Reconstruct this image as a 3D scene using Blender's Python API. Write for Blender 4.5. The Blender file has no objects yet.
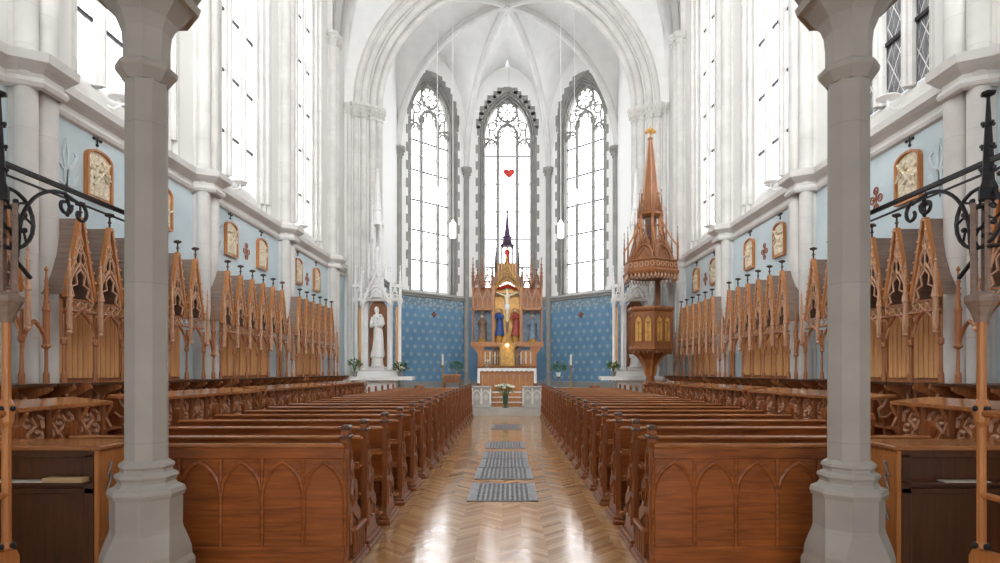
import bpy, bmesh, math, random
from math import pi, sin, cos, radians as R, sqrt
random.seed(7)
sc = bpy.context.scene
COL = sc.collection

# ------------------------------------------------------------------ camera, light, exposure
cam = bpy.data.objects.new('camera', bpy.data.cameras.new('camera'))
COL.objects.link(cam); sc.camera = cam
cam.location = (0.08, 0, 1.6); cam.rotation_euler = (pi/2, 0, 0)
cam.data.sensor_width = 36; cam.data.sensor_fit = 'HORIZONTAL'; cam.data.lens = 21.6
cam.data.shift_x = -0.009; cam.data.shift_y = 0.0895
cam.data.clip_start = 0.05; cam.data.clip_end = 200
wd = bpy.data.worlds.new('world'); sc.world = wd; wd.use_nodes = True
wd.node_tree.nodes['Background'].inputs[0].default_value = (0.85, 0.92, 1, 1)
wd.node_tree.nodes['Background'].inputs[1].default_value = 1.0
sc.view_settings.view_transform = 'Standard'; sc.view_settings.look = 'None'
sc.view_settings.gamma = 1.0; sc.view_settings.use_curve_mapping = False
sc.view_settings.exposure = 0.74
sc.cycles.use_denoising = True
sc.cycles.max_bounces = 10; sc.cycles.diffuse_bounces = 7; sc.cycles.glossy_bounces = 4
sc.cycles.transmission_bounces = 4
sc.cycles.sample_clamp_indirect = 8.0
sc.cycles.caustics_reflective = False; sc.cycles.caustics_refractive = False
GLASS_NAVE = 2.1      # radiance of the daylit nave windows
GLASS_APSE = 3.6
FILL_LOWER = 3.5  # unseen window added under the gallery to light the pew backs
FILL_UPPER = 22.0    # unseen window added above the gallery as frontal fill light

# ------------------------------------------------------------------ materials
def srgb(c):
    o = []
    for v in c:
        v /= 255.0
        o.append(v/12.92 if v <= .04045 else ((v+.055)/1.055)**2.4)
    return (*o, 1.0)
def newmat(name):
    m = bpy.data.materials.new(name); m.use_nodes = True
    nt = m.node_tree; b = nt.nodes['Principled BSDF']
    return m, nt, b
def N(nt, t, **kw):
    n = nt.nodes.new(t)
    for k, v in kw.items(): setattr(n, k, v)
    return n
def mathn(nt, op, a, b=None, c=None):
    n = nt.nodes.new('ShaderNodeMath'); n.operation = op
    for i, v in enumerate((a, b, c)):
        if v is None: continue
        if isinstance(v, (int, float)): n.inputs[i].default_value = v
        else: nt.links.new(v, n.inputs[i])
    return n.outputs[0]
def ramp(nt, fac, stops):
    n = nt.nodes.new('ShaderNodeValToRGB'); e = n.color_ramp.elements
    while len(e) < len(stops): e.new(.5)
    for i, (p, c) in enumerate(stops): e[i].position = p; e[i].color = c
    nt.links.new(fac, n.inputs[0]); return n.outputs[0]
def mixc(nt, fac, a, b, mode='MIX'):
    n = nt.nodes.new('ShaderNodeMix'); n.data_type = 'RGBA'; n.blend_type = mode
    for i, v in ((0, fac), (6, a), (7, b)):
        if isinstance(v, (int, float)): n.inputs[i].default_value = v
        elif isinstance(v, tuple): n.inputs[i].default_value = v
        else: nt.links.new(v, n.inputs[i])
    return n.outputs[2]
def coords(nt, scale=(1, 1, 1)):
    tc = nt.nodes.new('ShaderNodeTexCoord'); mp = nt.nodes.new('ShaderNodeMapping')
    mp.inputs['Scale'].default_value = scale
    nt.links.new(tc.outputs['Object'], mp.inputs[0]); return mp.outputs[0]
def bump(nt, b, h, strength=.2, dist=.01):
    n = nt.nodes.new('ShaderNodeBump'); n.inputs['Strength'].default_value = strength
    n.inputs['Distance'].default_value = dist
    nt.links.new(h, n.inputs['Height']); nt.links.new(n.outputs[0], b.inputs['Normal'])
def plain(name, c, rough=.6, metal=0.0, var=.12, nscale=3.0, spec=None):
    m, nt, b = newmat(name)
    n = N(nt, 'ShaderNodeTexNoise'); n.inputs['Scale'].default_value = nscale; n.inputs['Detail'].default_value = 5
    nt.links.new(coords(nt), n.inputs['Vector'])
    c0 = srgb([max(0, v*(1-var)) for v in c]); c1 = srgb([min(255, v*(1+var*.5)) for v in c])
    nt.links.new(ramp(nt, n.outputs[0], [(.3, c0), (.7, c1)]), b.inputs['Base Color'])
    b.inputs['Roughness'].default_value = rough; b.inputs['Metallic'].default_value = metal
    if spec is not None: b.inputs['Specular IOR Level'].default_value = spec
    return m
def wood(name, ca, cb, axis=0, rough=.38, scale=1.0):
    m, nt, b = newmat(name)
    s = [22*scale]*3; s[axis] = 1.6*scale
    v = coords(nt, tuple(s))
    n = N(nt, 'ShaderNodeTexNoise'); n.inputs['Scale'].default_value = 1.3; n.inputs['Detail'].default_value = 6
    n.inputs['Roughness'].default_value = .62; n.inputs['Distortion'].default_value = .6
    nt.links.new(v, n.inputs['Vector'])
    n2 = N(nt, 'ShaderNodeTexNoise'); n2.inputs['Scale'].default_value = 1.7; nt.links.new(coords(nt), n2.inputs['Vector'])
    f = mathn(nt, 'ADD', mathn(nt, 'MULTIPLY', n.outputs[0], .7), mathn(nt, 'MULTIPLY', n2.outputs[0], .3))
    nt.links.new(ramp(nt, f, [(.34, srgb(ca)), (.62, srgb(cb))]), b.inputs['Base Color'])
    b.inputs['Roughness'].default_value = rough
    bump(nt, b, n.outputs[0], .12, .004)
    return m
def stone(name, c, var=.05, joints=True, rough=.75, jz=.5):
    m, nt, b = newmat(name)
    n = N(nt, 'ShaderNodeTexNoise'); n.inputs['Scale'].default_value = 2.2; n.inputs['Detail'].default_value = 8
    nt.links.new(coords(nt), n.inputs['Vector'])
    c0 = srgb([v*(1-var) for v in c]); c1 = srgb(c)
    col = ramp(nt, n.outputs[0], [(.3, c0), (.65, c1)])
    if joints:
        tc = N(nt, 'ShaderNodeTexCoord'); sp = N(nt, 'ShaderNodeSeparateXYZ'); nt.links.new(tc.outputs['Object'], sp.inputs[0])
        fr = mathn(nt, 'FRACT', mathn(nt, 'DIVIDE', sp.outputs[2], jz))
        ln = mathn(nt, 'LESS_THAN', fr, .018/jz*.5)
        rn = N(nt, 'ShaderNodeTexWhiteNoise', noise_dimensions='1D'); nt.links.new(mathn(nt, 'FLOOR', mathn(nt, 'DIVIDE', sp.outputs[2], jz)), rn.inputs['W'])
        col = mixc(nt, mathn(nt, 'MULTIPLY', rn.outputs[0], .35), col, c0)
        col = mixc(nt, mathn(nt, 'MULTIPLY', ln, .4), col, srgb([v*.8 for v in c]))
    nt.links.new(col, b.inputs['Base Color']); b.inputs['Roughness'].default_value = rough
    bump(nt, b, n.outputs[0], .15, .01)
    return m
def emit(name, c, s):
    m, nt, b = newmat(name)
    b.inputs['Base Color'].default_value = (*c, 1); b.inputs['Emission Color'].default_value = (*c, 1)
    b.inputs['Emission Strength'].default_value = s; b.inputs['Roughness'].default_value = .3
    return m

M = {}
M['plaster'] = stone('white_plaster', (238, 238, 236), .03, False)
M['stone'] = stone('pale_stone', (221, 219, 215), .09, True)
M['colstone'] = stone('grey_column_stone', (178, 175, 168), .1, True, jz=1.1)
M['grey'] = stone('grey_stone', (158, 157, 152), .14, True, jz=.45)
M['rib'] = stone('rib_stone', (214, 213, 210), .05, False)
M['marble'] = stone('white_marble', (240, 240, 238), .05, False, .4)
M['balus'] = stone('grey_balustrade_stone', (196, 194, 186), .12, False)
M['pew'] = wood('pew_wood', (112, 60, 26), (172, 100, 48), 0, .3)
M['pewv'] = wood('pew_wood_upright', (106, 58, 26), (154, 90, 44), 2, .34)
M['pewtop'] = wood('worn_rail_wood', (130, 80, 46), (184, 124, 78), 0, .14)
M['oak'] = wood('light_oak', (214, 152, 92), (240, 186, 126), 2, .4)
M['oakd'] = wood('stall_oak', (132, 78, 44), (180, 118, 72), 2, .4)
M['lace'] = wood('pale_carved_oak', (172, 128, 98), (216, 174, 142), 2, .5)
M['barge'] = wood('orange_oak', (162, 100, 52), (198, 134, 76), 2, .4)
M['roof'] = wood('brown_roof_boards', (118, 100, 90), (148, 128, 116), 0, .6)
M['dark'] = wood('dark_walnut', (62, 38, 22), (92, 56, 34), 2, .3)
M['pulpit'] = wood('pulpit_oak', (112, 68, 38), (156, 100, 58), 2, .45)
M['gild'] = plain('gilded_panel', (206, 160, 84), .4, .25, .15, 6)
M['gold'] = plain('gold_leaf', (214, 162, 78), .4, .2, .2, 8)
M['iron'] = plain('wrought_iron', (58, 58, 62), .42, .6, .15, 20)
M['finial'] = plain('dark_finial_wood', (66, 50, 44), .5, 0, .15, 20)
M['white'] = plain('white_enamel', (244, 244, 244), .35, 0, .02)
M['cloth'] = plain('white_linen', (246, 246, 244), .8, 0, .03, 10)
M['wax'] = plain('candle_wax', (246, 240, 224), .4, 0, .03)
M['brass'] = plain('brass', (190, 150, 80), .3, .8, .1)
M['green'] = plain('leaf_green', (62, 112, 46), .6, 0, .35, 18)
M['petal'] = plain('white_petals', (246, 246, 226), .6, 0, .06, 30)
M['yellow'] = plain('yellow_petals', (236, 222, 110), .6, 0, .1, 30)
M['red'] = plain('red_paint', (214, 52, 32), .5, 0, .25, 9)
M['robe_blue'] = plain('blue_robe', (52, 88, 156), .5, 0, .2, 9)
M['robe_red'] = plain('red_robe', (172, 74, 62), .5, 0, .2, 9)
M['robe_grey'] = plain('grey_blue_robe', (130, 150, 170), .5, 0, .2, 9)
M['robe_brown'] = plain('brown_robe', (140, 112, 92), .5, 0, .2, 9)
M['skin'] = plain('painted_skin', (226, 196, 160), .5, 0, .08, 9)
M['ivory'] = plain('ivory_body', (246, 228, 196), .5, 0, .08, 9)
M['relief'] = plain('cream_relief', (232, 220, 194), .6, 0, .2, 22)
M['steel'] = plain('grey_steel', (128, 130, 134), .5, .2, .2, 12)
M['paper'] = plain('paper', (205, 200, 190), .7, 0, .04)
M['beige'] = plain('beige_card', (206, 178, 132), .7, 0, .08)
M['pot'] = plain('grey_pot', (150, 146, 140), .6, 0, .1)
M['purple'] = plain('violet_paint', (92, 66, 104), .5, .2, .2, 9)
M['glow'] = emit('warm_lamp', (1, .72, .36), 5.0)
M['flame'] = emit('candle_flame', (1, .8, .45), 8.0)
M['lampwhite'] = emit('white_lamp', (1, 1, 1), 1.2)
M['ghost'] = plain('white_stencil', (216, 226, 230), .8, 0, .02)
M['rust'] = plain('red_brown_stencil', (160, 96, 74), .8, 0, .1)

def vase_glass():
    m, nt, b = newmat('green_glass')
    b.inputs['Base Color'].default_value = srgb((150, 200, 180)); b.inputs['Transmission Weight'].default_value = .8
    b.inputs['Roughness'].default_value = .05; b.inputs['IOR'].default_value = 1.3
    return m
M['vase'] = vase_glass()

def lit_glass(name, strength, uaxis, cell=(.36, .5), lead=.55, tint=True):
    m, nt, b = newmat(name)
    tc = N(nt, 'ShaderNodeTexCoord'); sp = N(nt, 'ShaderNodeSeparateXYZ'); nt.links.new(tc.outputs['Object'], sp.inputs[0])
    u = mathn(nt, 'DIVIDE', sp.outputs[uaxis], cell[0]); v = mathn(nt, 'DIVIDE', sp.outputs[2], cell[1])
    def line(x, w=.03):
        f = mathn(nt, 'ABSOLUTE', mathn(nt, 'SUBTRACT', mathn(nt, 'FRACT', x), .5))
        return mathn(nt, 'LESS_THAN', f, w)
    a = line(mathn(nt, 'ADD', u, v)); c = line(mathn(nt, 'SUBTRACT', u, v)); 
    l = mathn(nt, 'MAXIMUM', a, c)
    n = N(nt, 'ShaderNodeTexNoise'); n.inputs['Scale'].default_value = 1.6; nt.links.new(coords(nt), n.inputs['Vector'])
    base = ramp(nt, n.outputs[0], [(.35, (.93, .96, 1, 1)), (.7, (1, 1, 1, 1))])
    col = mixc(nt, mathn(nt, 'MULTIPLY', l, lead), base, (.05, .05, .06, 1))
    nt.links.new(col, b.inputs['Emission Color']); b.inputs['Emission Strength'].default_value = strength
    b.inputs['Base Color'].default_value = (.3, .3, .32, 1); b.inputs['Roughness'].default_value = .2
    return m
M['glass_nave'] = lit_glass('daylit_leaded_glass', GLASS_NAVE, 1, lead=.8)
M['glass_apse'] = lit_glass('daylit_clear_glass', GLASS_APSE, 0, (9, 9), 0)
M['fill_upper'] = lit_glass('upper_west_fill_glow', FILL_UPPER, 0, (.5, .5), .3)
M['fill_lower'] = lit_glass('lower_west_fill_glow', FILL_LOWER, 0, (.4, .4), .3)
def dull_glass():
    m, nt, b = newmat('unlit_leaded_glass')
    tc = N(nt, 'ShaderNodeTexCoord'); sp = N(nt, 'ShaderNodeSeparateXYZ'); nt.links.new(tc.outputs['Object'], sp.inputs[0])
    u = mathn(nt, 'DIVIDE', sp.outputs[1], .3); v = mathn(nt, 'DIVIDE', sp.outputs[2], .52)
    def line(x, w):
        f = mathn(nt, 'ABSOLUTE', mathn(nt, 'SUBTRACT', mathn(nt, 'FRACT', x), .5)); return mathn(nt, 'LESS_THAN', f, w)
    l = mathn(nt, 'MAXIMUM', line(mathn(nt, 'ADD', u, v), .035), line(mathn(nt, 'SUBTRACT', u, v), .035))
    l2 = mathn(nt, 'MULTIPLY', mathn(nt, 'MAXIMUM', line(mathn(nt, 'ADD', mathn(nt, 'MULTIPLY', u, 2), v), .03), line(mathn(nt, 'SUBTRACT', mathn(nt, 'MULTIPLY', u, 2), v), .03)), .5)
    l = mathn(nt, 'MAXIMUM', l, l2)
    n = N(nt, 'ShaderNodeTexNoise'); n.inputs['Scale'].default_value = 6; nt.links.new(coords(nt), n.inputs['Vector'])
    col = mixc(nt, l, ramp(nt, n.outputs[0], [(.3, srgb((96, 98, 104))), (.7, srgb((128, 130, 134)))]), srgb((236, 236, 236)))
    nt.links.new(col, b.inputs['Base Color']); b.inputs['Roughness'].default_value = .5
    return m
M['glass_dull'] = dull_glass()

def nave_wall_mat():
    # pale blue painted dado below the string course, white plaster above
    m, nt, b = newmat('nave_wall_paint')
    tc = N(nt, 'ShaderNodeTexCoord'); sp = N(nt, 'ShaderNodeSeparateXYZ'); nt.links.new(tc.outputs['Object'], sp.inputs[0])
    n = N(nt, 'ShaderNodeTexNoise'); n.inputs['Scale'].default_value = 1.4; n.inputs['Detail'].default_value = 6
    nt.links.new(coords(nt), n.inputs['Vector'])
    blue = ramp(nt, n.outputs[0], [(.3, srgb((190, 208, 216))), (.7, srgb((208, 222, 227)))])
    up = mathn(nt, 'GREATER_THAN', sp.outputs[2], 5.03)
    col = mixc(nt, up, blue, srgb((226, 225, 222)))
    nt.links.new(col, b.inputs['Base Color']); b.inputs['Roughness'].default_value = .8
    return m
M['navewall'] = nave_wall_mat()

def apse_wall_mat():
    m, nt, b = newmat('apse_wall_paint')
    tc = N(nt, 'ShaderNodeTexCoord'); sp = N(nt, 'ShaderNodeSeparateXYZ'); nt.links.new(tc.outputs['Object'], sp.inputs[0])
    X, Y, Z = sp.outputs
    n = N(nt, 'ShaderNodeTexNoise'); n.inputs['Scale'].default_value = 1.1; n.inputs['Detail'].default_value = 5
    nt.links.new(coords(nt), n.inputs['Vector'])
    blue = ramp(nt, n.outputs[0], [(.3, srgb((88, 130, 164))), (.7, srgb((112, 152, 182)))])
    # running coordinate along the canted walls
    u = mathn(nt, 'MULTIPLY', mathn(nt, 'SUBTRACT', mathn(nt, 'ABSOLUTE', X), mathn(nt, 'MULTIPLY', Y, 1.0)), .7071)
    cu = mathn(nt, 'DIVIDE', u, .46); row = mathn(nt, 'DIVIDE', Z, .37)
    cu = mathn(nt, 'ADD', cu, mathn(nt, 'MULTIPLY', mathn(nt, 'FLOOR', row), .5))
    fu = mathn(nt, 'SUBTRACT', mathn(nt, 'FRACT', cu), .5); fv = mathn(nt, 'SUBTRACT', mathn(nt, 'FRACT', row), .5)
    r = mathn(nt, 'SQRT', mathn(nt, 'ADD', mathn(nt, 'MULTIPLY', fu, fu), mathn(nt, 'MULTIPLY', mathn(nt, 'MULTIPLY', fv, fv), .7)))
    ang = mathn(nt, 'ARCTAN2', fv, fu)
    rad = mathn(nt, 'ADD', .2, mathn(nt, 'MULTIPLY', mathn(nt, 'COSINE', mathn(nt, 'MULTIPLY', ang, 8)), .06))
    star = mathn(nt, 'LESS_THAN', r, rad)
    col = mixc(nt, mathn(nt, 'MULTIPLY', mathn(nt, 'MULTIPLY', star, mathn(nt, 'GREATER_THAN', mathn(nt, 'ABSOLUTE', X), 2.15)), .36), blue, srgb((202, 206, 176)))
    # frieze
    fz = mathn(nt, 'GREATER_THAN', Z, 4.72)
    n2 = N(nt, 'ShaderNodeTexVoronoi'); n2.inputs['Scale'].default_value = 6.5; nt.links.new(coords(nt), n2.inputs['Vector'])
    fr = ramp(nt, n2.outputs[0], [(.2, srgb((166, 180, 184))), (.6, srgb((112, 138, 154)))])
    col = mixc(nt, fz, col, fr)
    up = mathn(nt, 'GREATER_THAN', Z, 5.2)
    col = mixc(nt, up, col, srgb((240, 240, 238)))
    lo = mathn(nt, 'LESS_THAN', Z, 1.1)
    col = mixc(nt, lo, col, srgb((150, 152, 152)))
    nt.links.new(col, b.inputs['Base Color']); b.inputs['Roughness'].default_value = .8
    return m
M['apsewall'] = apse_wall_mat()

def parquet():
    m, nt, b = newmat('parquet_floor')
    tc = N(nt, 'ShaderNodeTexCoord'); sp = N(nt, 'ShaderNodeSeparateXYZ'); nt.links.new(tc.outputs['Object'], sp.inputs[0])
    X, Y, Z = sp.outputs
    cx = mathn(nt, 'DIVIDE', X, .21)
    tri = mathn(nt, 'ABSOLUTE', mathn(nt, 'SUBTRACT', mathn(nt, 'MULTIPLY', mathn(nt, 'FRACT', mathn(nt, 'MULTIPLY', cx, .5)), 2), 1))
    v = mathn(nt, 'DIVIDE', mathn(nt, 'ADD', Y, mathn(nt, 'MULTIPLY', tri, .21)), .075)
    cb = N(nt, 'ShaderNodeCombineXYZ'); nt.links.new(mathn(nt, 'FLOOR', cx), cb.inputs[0]); nt.links.new(mathn(nt, 'FLOOR', v), cb.inputs[1])
    wn = N(nt, 'ShaderNodeTexWhiteNoise'); nt.links.new(cb.outputs[0], wn.inputs['Vector'])
    par = mathn(nt, 'MODULO', mathn(nt, 'FLOOR', cx), 2.0)
    f = mathn(nt, 'ADD', mathn(nt, 'MULTIPLY', wn.outputs[0], .75), mathn(nt, 'MULTIPLY', mathn(nt, 'ABSOLUTE', par), .25))
    col = ramp(nt, f, [(0, srgb((158, 116, 76))), (.5, srgb((176, 134, 90))), (1, srgb((194, 152, 106)))])
    gap = mathn(nt, 'LESS_THAN', mathn(nt, 'FRACT', v), .07)
    col = mixc(nt, mathn(nt, 'MULTIPLY', gap, .5), col, srgb((80, 50, 28)))
    n = N(nt, 'ShaderNodeTexNoise'); n.inputs['Scale'].default_value = 2.0; n.inputs['Detail'].default_value = 4
    nt.links.new(coords(nt), n.inputs['Vector'])
    nt.links.new(col, b.inputs['Base Color'])
    nt.links.new(mathn(nt, 'ADD', .13, mathn(nt, 'MULTIPLY', wn.outputs[0], .12)), b.inputs['Roughness'])
    b.inputs['Specular IOR Level'].default_value = .55
    b.inputs['Coat Weight'].default_value = .25; b.inputs['Coat Roughness'].default_value = .12
    h = mathn(nt, 'ADD', mathn(nt, 'MULTIPLY', wn.outputs[0], .12), mathn(nt, 'MULTIPLY', n.outputs[0], 1.5))
    bump(nt, b, h, .22, .01)
    return m
M['floor'] = parquet()

# ------------------------------------------------------------------ mesh builder
class MB:
    def __init__(s): s.v = []; s.f = []
    def add(s, vs, fs):
        o = len(s.v); s.v += [tuple(p) for p in vs]; s.f += [[i+o for i in f] for f in fs]; return s
    def box(s, x0, x1, y0, y1, z0, z1, fn=None):
        vs = [(x, y, z) for z in (z0, z1) for y in (y0, y1) for x in (x0, x1)]
        if fn: vs = [fn(*p) for p in vs]
        return s.add(vs, [(0,2,3,1),(4,5,7,6),(0,1,5,4),(2,6,7,3),(0,4,6,2),(1,3,7,5)])
    def bbox(s, x0, x1, y0, y1, z0, z1, b=.01):   # box with chamfered edges
        c = [((x0+x1)/2, (y0+y1)/2, (z0+z1)/2)]
        bm = bmesh.new(); bmesh.ops.create_cube(bm, size=1)
        for v in bm.verts:
            v.co = (v.co.x*(x1-x0)+c[0][0], v.co.y*(y1-y0)+c[0][1], v.co.z*(z1-z0)+c[0][2])
        bmesh.ops.bevel(bm, geom=bm.edges[:], offset=b, segments=1, affect='EDGES')
        bm.verts.index_update()
        s.add([v.co[:] for v in bm.verts], [[v.index for v in f.verts] for f in bm.faces]); bm.free(); return s
    def loft(s, rings, closed=True, cap=True):
        n = len(rings[0]); o = len(s.v)
        for r in rings: s.v += [tuple(p) for p in r]
        for i in range(len(rings)-1):
            for j in range(n if closed else n-1):
                k = (j+1) % n
                s.f.append([o+i*n+j, o+i*n+k, o+(i+1)*n+k, o+(i+1)*n+j])
        if cap and closed:
            s.f.append([o+j for j in range(n)]); s.f.append([o+(len(rings)-1)*n+j for j in range(n)])
        return s
    def prism(s, poly, fn, a, b):     # poly of (p,q), fn(p,q,depth)
        return s.loft([[fn(p, q, a) for p, q in poly], [fn(p, q, b) for p, q in poly]])
    def lathe(s, prof, n=12, c=(0, 0), a0=0.0, sx=1.0, sy=1.0):
        return s.loft([[(c[0]+r*sx*cos(a0+2*pi*j/n), c[1]+r*sy*sin(a0+2*pi*j/n), z) for j in range(n)] for r, z in prof])
    def tube(s, path, r, n=6, closed=False, flat=1.0, up=None):
        from mathutils import Vector as V
        P = [V(p) for p in path]; m = len(P); rings = []
        rr = r if isinstance(r, (list, tuple)) else [r]*m
        prev = None
        for i in range(m):
            if closed: t = P[(i+1) % m]-P[i-1]
            else: t = P[min(i+1, m-1)]-P[max(i-1, 0)]
            if t.length < 1e-9: t = V((0, 0, 1))
            t.normalize()
            if up is not None: a = V(up)
            elif prev is None: a = V((0, 0, 1)) if abs(t.z) < .9 else V((1, 0, 0))
            else: a = prev
            a = a - t*a.dot(t)
            if a.length < 1e-6: a = t.orthogonal()
            a.normalize(); b = t.cross(a); prev = a
            rings.append([P[i] + a*(rr[i]*cos(2*pi*j/n+pi/n)) + b*(rr[i]*flat*sin(2*pi*j/n+pi/n)) for j in range(n)])
        if closed: rings.append(rings[0]); return s.loft(rings, True, False)
        return s.loft(rings)
    def ball(s, c, r, n=8, m=5, sz=1.0):
        prof = [(max(1e-4, r*sin(pi*i/m)), c[2]-r*sz*cos(pi*i/m)) for i in range(m+1)]
        return s.lathe(prof, n, (c[0], c[1]))
    def xf(s, fn, start=0):
        s.v[start:] = [tuple(fn(*p)) for p in s.v[start:]]; return s
    def build(s, name, mat, parent=None, smooth=False, loc=None):
        me = bpy.data.meshes.new(name); me.from_pydata(s.v, [], s.f)
        bm = bmesh.new(); bm.from_mesh(me)
        bmesh.ops.recalc_face_normals(bm, faces=bm.faces[:]); bm.to_mesh(me); bm.free()
        me.materials.append(M[mat] if isinstance(mat, str) else mat)
        if smooth:
            me.shade_smooth()
            try: me.set_sharp_from_angle(angle=R(40))
            except Exception: pass
        o = bpy.data.objects.new(name, me); COL.objects.link(o)
        if loc: o.location = loc
        if parent: o.parent = parent
        return o
def tag(o, label=None, cat=None, group=None, kind=None):
    if label: o['label'] = label
    if cat: o['category'] = cat
    if group: o['group'] = group
    if kind: o['kind'] = kind
    return o
def empty(name, loc=(0, 0, 0), label=None, cat=None, group=None, kind=None):
    o = bpy.data.objects.new(name, None); COL.objects.link(o); o.location = loc; o.empty_display_size = .2
    return tag(o, label, cat, group, kind)
def copy_tree(o, parent=None):
    c = o.copy(); COL.objects.link(c)
    if parent: c.parent = parent
    for ch in o.children: copy_tree(ch, c)
    return c
def struct(o, label=None, cat=None): 
    o['kind'] = 'structure'
    if label: o['label'] = label
    if cat: o['category'] = cat
    return o
def arc(c, r, a0, a1, n): return [(c[0]+r*cos(a0+(a1-a0)*i/n), c[1]+r*sin(a0+(a1-a0)*i/n)) for i in range(n+1)]
def parch(hw, spring, rise=None, n=8):
    # pointed arch points from left spring to right spring, in (u, v)
    if rise is None: rise = hw*sqrt(3)
    k = (rise*rise-hw*hw)/(2*hw); r = hw+k
    a = math.atan2(rise, -k)
    L = [(k+r*cos(pi+(a-pi)*i/n), spring+r*sin(pi+(a-pi)*i/n)) for i in range(n+1)]
    return L + [(-u, v) for u, v in L[-2::-1]]
def spiral(c, r0, r1, a0, a1, n=16):
    return [(c[0]+(r0+(r1-r0)*i/n)*cos(a0+(a1-a0)*i/n), c[1]+(r0+(r1-r0)*i/n)*sin(a0+(a1-a0)*i/n)) for i in range(n+1)]

# ------------------------------------------------------------------ layout numbers (metres)
WALL = 5.9; PIERW = 5.74; PIERS = [7.4+4.2*k for k in range(-3, 4)]     # last 20.0
YARCH = 21.8
AS = 4.2; AH = AS*(.5+.70711); AY0 = 30.7; AY1 = AY0-AS*.70711           # apse: side, half width, back wall, first vertex
ZCH = .8                                                                  # chancel floor
# ------------------------------------------------------------------ floor
MB().box(-6.4, 6.4, -5, 22.0, -.2, 0).build('floor', 'floor')['kind'] = 'structure'
mb = MB().box(-5.9, 5.9, 21.3, 22.1, 0, .28).box(-AH, -.575, 22.1, AY1, 0, ZCH).box(.575, AH, 22.1, AY1, 0, ZCH).box(-.575, .575, 23.2, AY1, 0, ZCH)
mb.prism([(-AH, AY1), (AH, AY1), (AS/2, AY0), (-AS/2, AY0)], lambda p, q, d: (p, q, d), 0, ZCH)
struct(mb.build('floor_chancel', 'balus'))

# ------------------------------------------------------------------ pointed openings in walls
def outline(hw, off, sill, spring, n=12):
    r = 2*hw+off; a = math.acos(-hw/r)
    L = [(-(hw+off), sill)]
    L += [(hw+r*cos(pi+(a-pi)*i/n), spring+r*sin(pi+(a-pi)*i/n)) for i in range(n+1)]
    return L + [(-u, v) for u, v in L[-2::-1]]
def pierced(mb, fn, u0, u1, v0, v1, hw, off, sill, spring):
    O = outline(hw, off, sill, spring); h = len(O)//2
    left = O[:h+1]; right = O[h:]
    mb.add([fn(u, v, 0) for u, v in [(u0, v0), (0, v0), (0, sill)]+left+[(0, v1), (u0, v1)]], [list(range(len(left)+5))])
    mb.add([fn(u, v, 0) for u, v in [(0, v0), (u1, v0), (u1, v1), (0, v1)]+right+[(0, sill)]], [list(range(len(right)+5))])
def reveal(mb, fn, hw, spring, prof):
    rings = [[fn(u, v, d) for u, v in outline(hw, off, s, spring)] for off, d, s in prof]
    mb.loft(rings, True, False)
def glass(mb, fn, hw, sill, spring, d):
    mb.add([fn(u, v, d) for u, v in outline(hw, 0.0, sill, spring)], [list(range(27))])

# ------------------------------------------------------------------ nave walls
NW_HW, NW_SP, NW_SILL = 1.05, 13.9, 6.0
def navefn(s, yc): return lambda u, v, d: (s*(WALL+d), yc+u, v)
nwin = 0
WINC = []
for s, side in ((-1, 'left'), (1, 'right')):
    mb = MB()
    mb.add([(s*WALL, y, z) for y, z in ((-5, 0), (PIERS[1], 0), (PIERS[1], 20), (-5, 20))], [[0, 1, 2, 3]])
    for k in range(1, 6):
        y0, y1 = PIERS[k], PIERS[k+1]; yc = (y0+y1)/2+.05
        fn = navefn(s, yc)
        pierced(mb, fn, y0-yc, y1-yc, 0, 20, NW_HW, .3, 5.4, NW_SP)
        WINC.append((s, yc, fn, k))
    mb.add([(s*WALL, y, z) for y, z in ((20.0, 0), (22.4, 0), (22.4, 20), (20.0, 20))], [[0, 1, 2, 3]])
    struct(mb.build('wall_'+side, 'navewall'))
for s, yc, fn, k in WINC:
    nwin += 1
    w = struct(empty(f'window_{nwin}', (s*WALL, yc, 5.4)))
    w['kind'] = 'structure'
    def loc(mbx): return mbx.xf(lambda x, y, z: (x-s*WALL, y-yc, z-5.4))
    mb = MB(); reveal(mb, fn, NW_HW, NW_SP, [(.3, 0, 5.4), (.24, .0, 5.42), (.24, .09, 5.5), (.17, .09, 5.5), (.17, .2, 5.65), (.1, .2, 5.65), (.1, .3, 5.85), (0, .3, 5.85), (0, .42, 6.0)])
    loc(mb).build('frame', 'stone', w)
    mb = MB()
    for off, r, d in ((.2, .05, .05), (.12, .045, .16), (.04, .05, .28)):
        mb.tube([fn(u, v, d) for u, v in outline(NW_HW, off, 5.75, NW_SP)], r, 8)
    loc(mb).build('moulding', 'stone', w, True)
    mb = MB()
    for u in (-.36, .36):
        mb.tube([fn(u, 5.95, .33), fn(u, 14.6, .33)], .085, 8)
        mb.tube([fn(u, 5.95, .24), fn(u, 14.6, .24)], .05, 8)
    for a, b in ((-NW_HW, -.36), (-.36, .36), (.36, NW_HW)):
        c = (a+b)/2; h = (b-a)/2
        mb.tube([fn(c+u, v, .33) for u, v in parch(h, 14.3)], .06, 6)
    mb.tube([fn(u, v, .33) for u, v in arc((0, 15.0), .42, 0, 2*pi, 20)], .05, 6)
    loc(mb).build('tracery', 'stone', w, True)
    mb = MB()
    z = 6.9
    while z < 14: mb.box(-NW_HW, NW_HW, -.02, .02, z, z+.06, lambda x, y, zz: fn(x, zz, .36+y)); z += 1.35
    loc(mb).build('saddle_bar', 'iron', w)
    mb = MB(); glass(mb, fn, NW_HW, 6.0, NW_SP, .40)
    dull = (s == 1 and k == 3)
    loc(mb)
    g = mb.build('pane', 'glass_dull' if (s == 1 and abs(yc-9.55) < .3) else 'glass_nave', w)

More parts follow.
